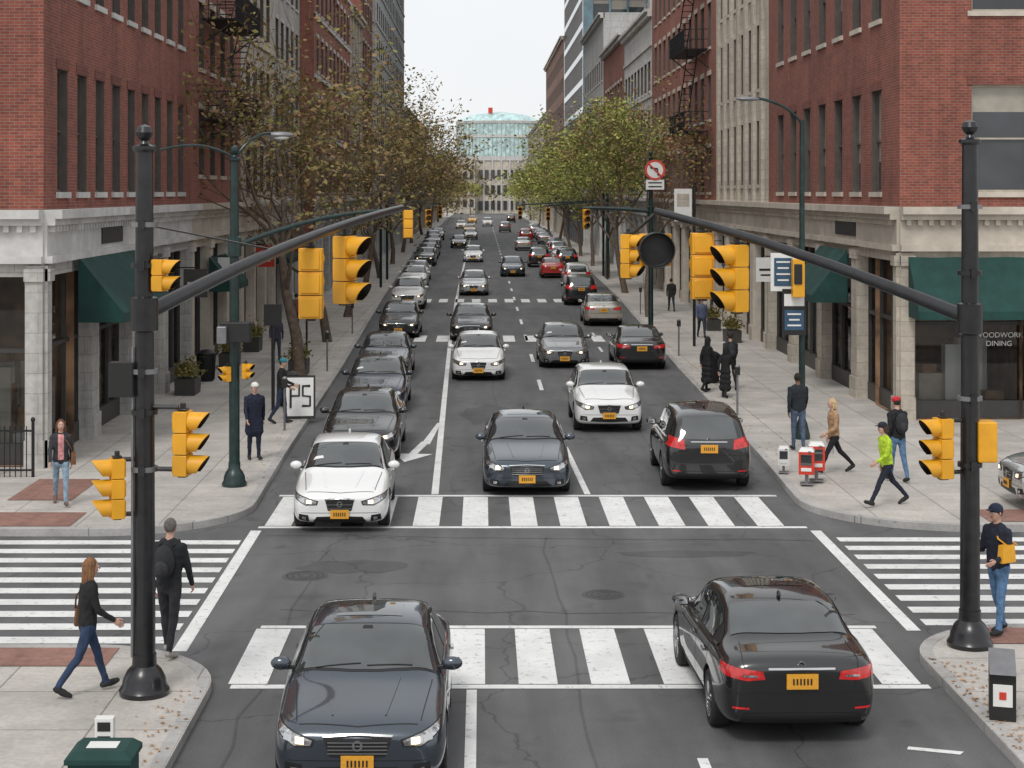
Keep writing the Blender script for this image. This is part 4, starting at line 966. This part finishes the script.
for s_ in (-1, 1):
    b.add([(-.42, s_*.3, 0), (.42, s_*.3, 0), (.42, s_*.04, 1.15), (-.42, s_*.04, 1.15)], [(0, 1, 2, 3)], 'sigK')
    b.add([(-.37, s_*.295-.006, .08), (.37, s_*.295-.006, .08), (.37, s_*.055-.006, 1.1), (-.37, s_*.055-.006, 1.1)], [(0, 1, 2, 3)], 'white')
def yb(z): return -.3+.26*z/1.15-.02
for pts in ([(-.25, .3), (-.25, .9), (-.02, .9), (-.02, .62), (-.25, .62)], [(.28, .88), (.08, .88), (.08, .62), (.28, .6), (.28, .35), (.06, .35)]):
    b.tube([(x, yb(z), z) for x, z in pts], .035, 'sigK', 5)
b.obj('sandwich_board', (-4.98, 46.5, .13), rad(5), bevel=.004)
b = MB(); b.tube([(0, 0, 0), (0, 0, 3.0)], .05, 'pole'); b.box((0, -.05, 2.7), (.5, .06, .6), 'sigK'); b.obj('sign_post', (-5.9, 48, .13))
b = MB(); b.tube([(0, 0, 0), (0, 0, 2.6)], .04, 'pole'); b.box((0, -.05, 2.3), (.5, .04, .7), 'white'); b.box((0, -.075, 2.35), (.34, .01, .3), 'red'); b.obj('sign_post', (-6.6, 64, .13))
b = MB()
for h in (.15, 1.0): b.box((0, 0, h), (3.2, .04, .04), 'iron')
for k in range(27): b.tube([(-1.56+.12*k, 0, .0), (-1.56+.12*k, 0, 1.1)], .012, 'iron', 5)
for x in (-1.58, 1.58): b.tube([(x, 0, 0), (x, 0, 1.2)], .035, 'iron', 8); b.ell((x, 0, 1.24), (.05, .05, .06), 'iron')
b.obj('iron_fence', (-11.3, 36.8, .13))
b = MB(); b.box((0, 0, .28), (.60, .5, .56), 'awn'); b.box((0, 0, .585), (.66, .56, .05), 'awn'); b.box((0, 0, .645), (.66, .56, .07), 'awn', top=.75); b.box((0, -.256, .42), (.4, .012, .18), 'white'); b.box((0, -.02, .683), (.3, .2, .005), 'white'); b.obj('utility_box', (-3.76, 16.9, .13), bevel=.012)
b = MB(); b.tube([(0, 0, 0), (0, 0, .25)], .03, 'grey'); b.box((0, 0, .36), (.2, .12, .26), 'white'); b.box((0, -.064, .40), (.14, .008, .1), 'sigK'); b.box((0, -.064, .28), (.14, .008, .04), 'sigK'); b.obj('utility_marker', (-4.08, 18.4, .13), bevel=.01)
b = MB(); b.box((0, 0, .28), (.30, .40, .56), 'sigK'); b.box((0, -.205, .3), (.22, .012, .26), 'white'); b.box((0, -.215, .3), (.08, .01, .09), 'red')
b.add([(-.15, -.28, .56), (.15, -.28, .56), (.15, .2, .75), (-.15, .2, .75), (-.15, .2, .56), (.15, .2, .56)], [(0, 1, 2, 3), (0, 3, 4), (1, 5, 2)], 'grey'); b.obj('newspaper_box', (6.12, 20.0, .13), rad(-15), bevel=.012)
def planter(x, y, s=1.0):
    b = MB(); b.box((0, 0, .25), (1.1, .6, .5), 'trimD', top=1.05); rr = random.Random(int(x*10+y)); vs = []
    for i in range(700):
        c = Vector((rr.gauss(0, .3), rr.gauss(0, .17), .58+abs(rr.gauss(0, .2)))); u_ = Vector((rr.gauss(0, 1), rr.gauss(0, 1), rr.gauss(0, 1))).normalized()*.05; w_ = u_.cross(Vector((rr.random(), rr.random(), rr.random())))
        vs += [c-u_, c+w_, c+u_, c-w_]
    b.add(vs, [(4*i, 4*i+1, 4*i+2, 4*i+3) for i in range(len(vs)//4)], 'leafA'); b.obj('planter', (x, y, .13), rad(90), scale=s)
for x, y in ((-8.9, 60), (-8.9, 66), (-6.2, 57.6), (10.3, 70), (10.3, 76), (-9.0, 52)): planter(x, y)

# ------------------------------------------------------------ people
SK = {'light': pmat('skin_light', (.55, .33, .25), .5, var=.08, scale=20), 'dark': pmat('skin_dark', (.16, .08, .05), .5, var=.08, scale=20)}
_cm = {}
def cloth(c):
    if c not in _cm: _cm[c] = pmat('cloth_%d' % len(_cm), c, .85, var=.3, scale=14, bmp=.3)
    return _cm[c]
def person(x, y, heading, Ht=1.72, top=(.01, .01, .012), pants=(.03, .05, .1), shoes=(.02, .02, .02), hair=(.03, .02, .015), skin='light', female=False,
           legs=(25, -22), knees=(5, 25), arms=(-20, 22), elbows=(20, 15), hairlen=0, hat=None, bag=None, coat=0, lean=2, ground=.13, name='pedestrian', shirt=None):
    k = Ht/1.75; b = MB(); prim = []
    lab = {'top': cloth(top), 'pants': cloth(pants), 'shoe': cloth(shoes), 'skin': SK[skin], 'shirt': cloth(shirt or top)}
    def C(p0, p1, r0, r1, l): prim.append((np.array(p0, float), np.array(p1, float), r0, r1, l)); b.caps(p0, p1, r0, r1, 0)
    b.mats = [lab['top']]
    hipz = .90*k; foot = []
    sw = (.185 if not female else .165)*k
    for i, sx in enumerate((1, -1)):
        a = rad(legs[i]); hp = Vector((sx*.09*k, 0, hipz)); kn = hp+Vector((sx*.005, -math.sin(a)*.43*k, -math.cos(a)*.43*k))
        a2 = a-rad(knees[i]); an = kn+Vector((0, -math.sin(a2)*.41*k, -math.cos(a2)*.41*k))
        jb = 1.0 if not female else .93
        C(hp, kn, .092*k*jb, .062*k*jb, 'pants'); mid = kn.lerp(an, .35)+Vector((0, .012, 0)); C(kn, mid, .06*k*jb, .058*k*jb, 'pants'); C(mid, an, .056*k*jb, .043*k, 'pants')
        fa = a2*.7
        tdir = Vector((sx*.12, -math.cos(fa), math.sin(fa)))
        heel = an+Vector((0, .035, -.045)); toe = heel+tdir*.2*k+Vector((0, 0, -.008))
        C(heel, heel.lerp(toe, .55), .042, .045, 'shoe'); C(heel.lerp(toe, .5), toe, .045, .034, 'shoe'); foot.append(min(heel.z-.042, toe.z-.034))
    ln = rad(lean)
    def T(p): z_ = p[2]-hipz; return (p[0], p[1]-z_*math.sin(ln), p[2])
    rows = [(.86, .155, .105), (.93, .165, .11), (1.0, .155 if female else .165, .108), (1.07, .145 if female else .165, .105), (1.14, .15 if female else .172, .108), (1.21, .165 if female else .182, .115), (1.29, .17 if female else .19, .115), (1.36, .165 if female else .185, .10), (1.42, .12 if female else .13, .08)]
    for z_, hw_, r_ in rows:
        z_ *= k; l = 'pants' if (z_ < .9*k and not coat) else 'top'
        a_ = max(.01, (hw_-r_*.9))*k; C(T((-a_, 0, z_)), T((a_, 0, z_)), r_*k, r_*k, l)
    C(T((0, 0, .9*k)), T((0, 0, 1.35*k)), .12*k, .12*k, 'top')
    if coat:
        for f in (0, .33, .66, 1): zc = (.85-coat*f)*k; C(T((-.075*k, 0, zc)), T((.075*k, 0, zc)), .125*k+.02*f, .125*k+.02*f, 'top')
    nb = T((0, .005, 1.42*k)); nt_ = T((0, -.01, 1.55*k)); C(nb, nt_, .055*k, .052*k, 'skin')
    C(T((-.10*k, 0, 1.425*k)), T((.10*k, 0, 1.425*k)), .055*k, .055*k, 'top')
    hands = []
    for i, sx in enumerate((1, -1)):
        sh = Vector(T((sx*sw, 0, 1.385*k))); a = rad(arms[i]); el = sh+Vector((sx*.05, -math.sin(a)*.29*k, -math.cos(a)*.29*k))
        a2 = a+rad(elbows[i]); wr_ = el+Vector((-.02*sx*(elbows[i] > 50), -math.sin(a2)*.25*k, -math.cos(a2)*.25*k))
        C(sh, el, .062*k, .048*k, 'top'); C(el, wr_, .047*k, .036*k, 'top'); hands.append((wr_, (wr_-el).normalized(), sx))
    hc = Vector(T((0, -.025, 1.635*k)))
    prim.append((np.array(hc), np.array(hc)+.001, .09*k, .09*k, 'skin'))
    b.ell(hc, (.074*k, .092*k, .108*k), 0, 20, 14); b.ell(hc+Vector((0, -.03, -.06))*k, (.052*k, .055*k, .058*k), 0)
    me = b.mesh('p', uv=False, sharp=None); o = bpy.data.objects.new('p', me); scene.collection.objects.link(o)
    rm = o.modifiers.new('r', 'REMESH'); rm.mode = 'VOXEL'; rm.voxel_size = .0125
    sm = o.modifiers.new('s', 'SMOOTH'); sm.iterations = 7; sm.factor = .6
    m2 = bpy.data.meshes.new_from_object(o.evaluated_get(bpy.context.evaluated_depsgraph_get())); bpy.data.objects.remove(o)
    V = np.empty(len(m2.vertices)*3); m2.vertices.foreach_get('co', V); V = V.reshape(-1, 3)
    Fc = [tuple(p.vertices) for p in m2.polygons]; cen = np.array([V[list(f)].mean(0) for f in Fc])
    best = np.full(len(Fc), 9e9); lb = np.zeros(len(Fc), int); labs = list(lab)
    for p0, p1, r0, r1, l in prim:
        d = p1-p0; t = np.clip(((cen-p0)@d)/max(d@d, 1e-9), 0, 1); q_ = p0+t[:, None]*d; dist = np.linalg.norm(cen-q_, axis=1)-(r0+(r1-r0)*t)
        u_ = dist < best; best[u_] = dist[u_]; lb[u_] = labs.index(l)
    if shirt:
        u_ = (lb == 0) & (cen[:, 1] < -.05) & (np.abs(cen[:, 0]) < .06*k) & (cen[:, 2] > .93*k) & (cen[:, 2] < 1.45*k); lb[u_] = 4
    ph = x*3+y
    disp = .0035*np.sin(V[:, 2]*27+np.sin(V[:, 0]*41+ph)*2.6+np.sin(V[:, 1]*33+V[:, 2]*11)*2.0+ph)
    nr = np.empty(len(m2.vertices)*3); m2.vertices.foreach_get('normal', nr); nr = nr.reshape(-1, 3)
    V = V+nr*(disp*(V[:, 2] < 1.44*k))[:, None]
    bb = MB(); bb.mats = list(lab.values()); bb.v = [tuple(v) for v in V]; bb.f = Fc; bb.m = [int(i) for i in lb]; bb.s = [True]*len(Fc)
    sk = SK[skin]
    for wr_, d, sx in hands:
        d = (d+Vector((0, -.15, -.2))).normalized(); sd = Vector((0, -1, 0)); sd = (sd-d*sd.dot(d)).normalized(); nrm = d.cross(sd)*sx
        c = wr_+d*.05; M3 = Matrix((sd, nrm, d)).transposed(); bb.caps(wr_-d*.02, wr_+d*.02, .026, .025, sk, 10); bb.ell(c, (.040, .018, .050), sk, 12, 8, M3)
        for j, ln_ in enumerate((.062, .072, .066, .052)):
            s0 = c+sd*(.029-.019*j)+d*.038; inn = Vector((-sx, 0, 0)); m1 = s0+d*ln_*.5+inn*.008; e1 = m1+d*ln_*.38+inn*.026
            bb.caps(s0, m1, .0095, .009, sk, 7); bb.caps(m1, e1, .009, .0075, sk, 7)
        t0 = c+sd*.03-d*.02; t1 = t0+sd*.026+d*.03; t2 = t1+d*.03+sd*.004; bb.caps(t0, t1, .012, .010, sk, 7); bb.caps(t1, t2, .010, .008, sk, 7)
    dk = M['sigK']; wh = M['white']
    for sx in (1, -1):
        bb.ell(hc+Vector((sx*.03, -.079, .0))*k, (.014, .010, .009), wh, 8, 6); bb.ell(hc+Vector((sx*.03, -.087, .0))*k, (.006, .004, .006), dk, 8, 6)
        bb.ell(hc+Vector((sx*.03, -.086, .022))*k, (.018, .006, .004), cloth(hair), 8, 5)
        bb.ell(hc+Vector((sx*.075, .005, -.005))*k, (.010, .02, .03), sk, 8, 6)
    bb.caps(hc+Vector((0, -.085, .005))*k, hc+Vector((0, -.105, -.03))*k, .009, .013, sk, 8)
    bb.ell(hc+Vector((0, -.083, -.058))*k, (.024, .007, .007), cloth((.3, .1, .08)), 10, 5)
    hm = cloth(hair)
    bb.ell(hc+Vector((0, .017, .022))*k, (.084*k, .092*k, .102*k), hm, 20, 12)
    if hairlen:
        for j in range(9):
            a = rad(-20+220*j/8); p0 = hc+Vector((math.cos(a)*.07, .02+math.sin(a)*.07, .03))*k; p1 = p0+Vector((math.cos(a)*.02, .02, -hairlen))
            bb.caps(p0, p1, .034*k, .020*k, hm, 8)
        bb.ell(hc+Vector((0, .07, -.03-hairlen*.4))*k, (.08, .04, hairlen*.6), hm, 14, 8)
    if hat:
        hh = cloth(hat); bb.ell(hc+Vector((0, .0, .052))*k, (.09*k, .105*k, .078*k), hh, 20, 10); bb.lathe(tuple(hc+Vector((0, 0, .05))*k), [(.098*k, -.015), (.10*k, .015)], hh, 20)
        bb.ell(hc+Vector((0, -.11, .045))*k, (.06, .06, .008), hh, 14, 6)
    if bag == 'backpack':
        bb.ell(T((0, .17, 1.22*k)), (.15, .10, .22), cloth((.02, .022, .025)), 16, 10); bb.ell(T((0, .25, 1.14*k)), (.10, .05, .11), cloth((.03, .03, .035)), 12, 8)
        for sx in (1, -1): bb.tube([T((sx*.1, .1, 1.42*k)), T((sx*.12, -.03, 1.47*k)), T((sx*.13, -.13, 1.33*k)), T((sx*.15, -.05, 1.08*k)), T((sx*.12, .1, 1.05*k))], .018, cloth((.02, .022, .025)), 6)
    if bag in ('purse', 'yellow'):
        cm = cloth((.16, .07, .03)) if bag == 'purse' else M['sigY']; sx = 1
        hb = .95*k if bag == 'purse' else 1.12*k
        bb.box((sx*.24, -.02 if bag == 'purse' else -.1, hb), (.10, .26, .24), cm, top=.85); bb.tube([(sx*.24, -.08, hb+.1), T((sx*.12, -.12, 1.3*k)), T((-sx*.06, 0, 1.475*k)), T((sx*.1, .13, 1.25*k)), (sx*.24, .1, hb+.1)], .012, cm, 6)
    if bag == 'bagw':
        wv = hands[1][0]; bb.box((wv.x-.02, wv.y, wv.z-.28), (.08, .22, .26), 'white', top=.8); bb.tube([(wv.x, wv.y-.05, wv.z-.14), (wv.x, wv.y, wv.z-.06), (wv.x, wv.y+.05, wv.z-.14)], .006, 'white', 5)
    return bb.obj(name, (x, y, ground-min(foot)), rad(heading), sharp=None)
ljeans = (.22, .31, .40); blk = (.009, .009, .011)
person(-8.3, 33.5, 15, 1.68, top=(.03, .03, .035), shirt=(.55, .25, .25), pants=ljeans, hair=(.12, .05, .03), female=True, hairlen=.16, legs=(18, -16), knees=(4, 22), bag='purse', shoes=(.15, .1, .08))
person(-4.85, 20.9, 115, 1.66, top=blk, pants=(.02, .04, .09), hair=(.19, .09, .04), female=True, hairlen=.26, legs=(20, -18), knees=(4, 20), elbows=(30, 40), arms=(-10, 15), bag='purse')
person(-4.16, 22.6, 165, 1.78, top=(.012, .014, .016), pants=(.02, .02, .024), hair=(.14, .13, .12), legs=(12, -8), knees=(4, 12), bag='backpack', shoes=(.3, .28, .26), arms=(-10, 12))
person(-5.25, 39.2, 20, 1.74, top=(.008, .012, .03), pants=(.008, .012, .03), hat=(.7, .7, .68), legs=(4, -5), knees=(1, 4), coat=.22, elbows=(15, 20))
person(-5.35, 45.3, 80, 1.70, top=blk, pants=(.02, .03, .06), legs=(10, -8), elbows=(60, 50), arms=(10, 15), hat=(.02, .2, .25))
person(7.55, 40.6, 185, 1.80, top=(.012, .016, .022), pants=(.07, .10, .16), legs=(5, -5), knees=(2, 5), hair=(.02, .015, .01), skin='dark', elbows=(25, 10))
person(7.72, 37.3, -80, 1.68, top=(.38, .23, .13), pants=blk, hair=(.5, .36, .2), female=True, hairlen=.14, legs=(28, -26), knees=(4, 20), elbows=(55, 35), arms=(5, -15), bag='bagw')
person(7.95, 33.4, -75, 1.68, top=(.42, .60, .03), pants=(.012, .015, .03), hair=(.05, .03, .02), female=True, hat=(.015, .02, .03), legs=(30, -27), knees=(4, 18), elbows=(45, 30), arms=(15, -20), hairlen=.1, lean=5)
person(8.85, 36.2, 200, 1.76, top=blk, pants=(.09, .17, .29), hat=(.5, .02, .03), legs=(10, -10), knees=(4, 10), elbows=(40, 40), bag='backpack')
person(7.2, 23.7, -60, 1.78, top=(.012, .015, .03), pants=(.09, .18, .32), legs=(8, -8), knees=(3, 10), elbows=(70, 80), arms=(5, 10), hat=(.02, .03, .06), bag='yellow')
person(6.95, 52.5, 120, 1.66, top=blk, pants=blk, hair=blk, female=True, hairlen=.2, coat=.5, legs=(6, -6)); person(7.3, 51, 150, 1.5, top=blk, pants=blk, hair=blk, female=True, coat=.55, hairlen=.2, legs=(5, -5)); person(7.75, 53, 190, 1.74, top=(.02, .02, .02), pants=blk, hat=(.02, .02, .02), legs=(5, -8), bag='backpack')
for x, y, h, t in ((-7.5, 62, 10, (.05, .05, .08)), (-8.2, 75, 180, (.2, .1, .08)), (9.3, 72, 0, (.1, .12, .2)), (9.8, 88, 180, (.03, .03, .03)), (-7.6, 96, 0, (.3, .3, .3))):
    person(x, y, h, 1.72, top=t, pants=(.03, .04, .06))
for o in list(bpy.data.meshes):
    if o.users == 0: bpy.data.meshes.remove(o)
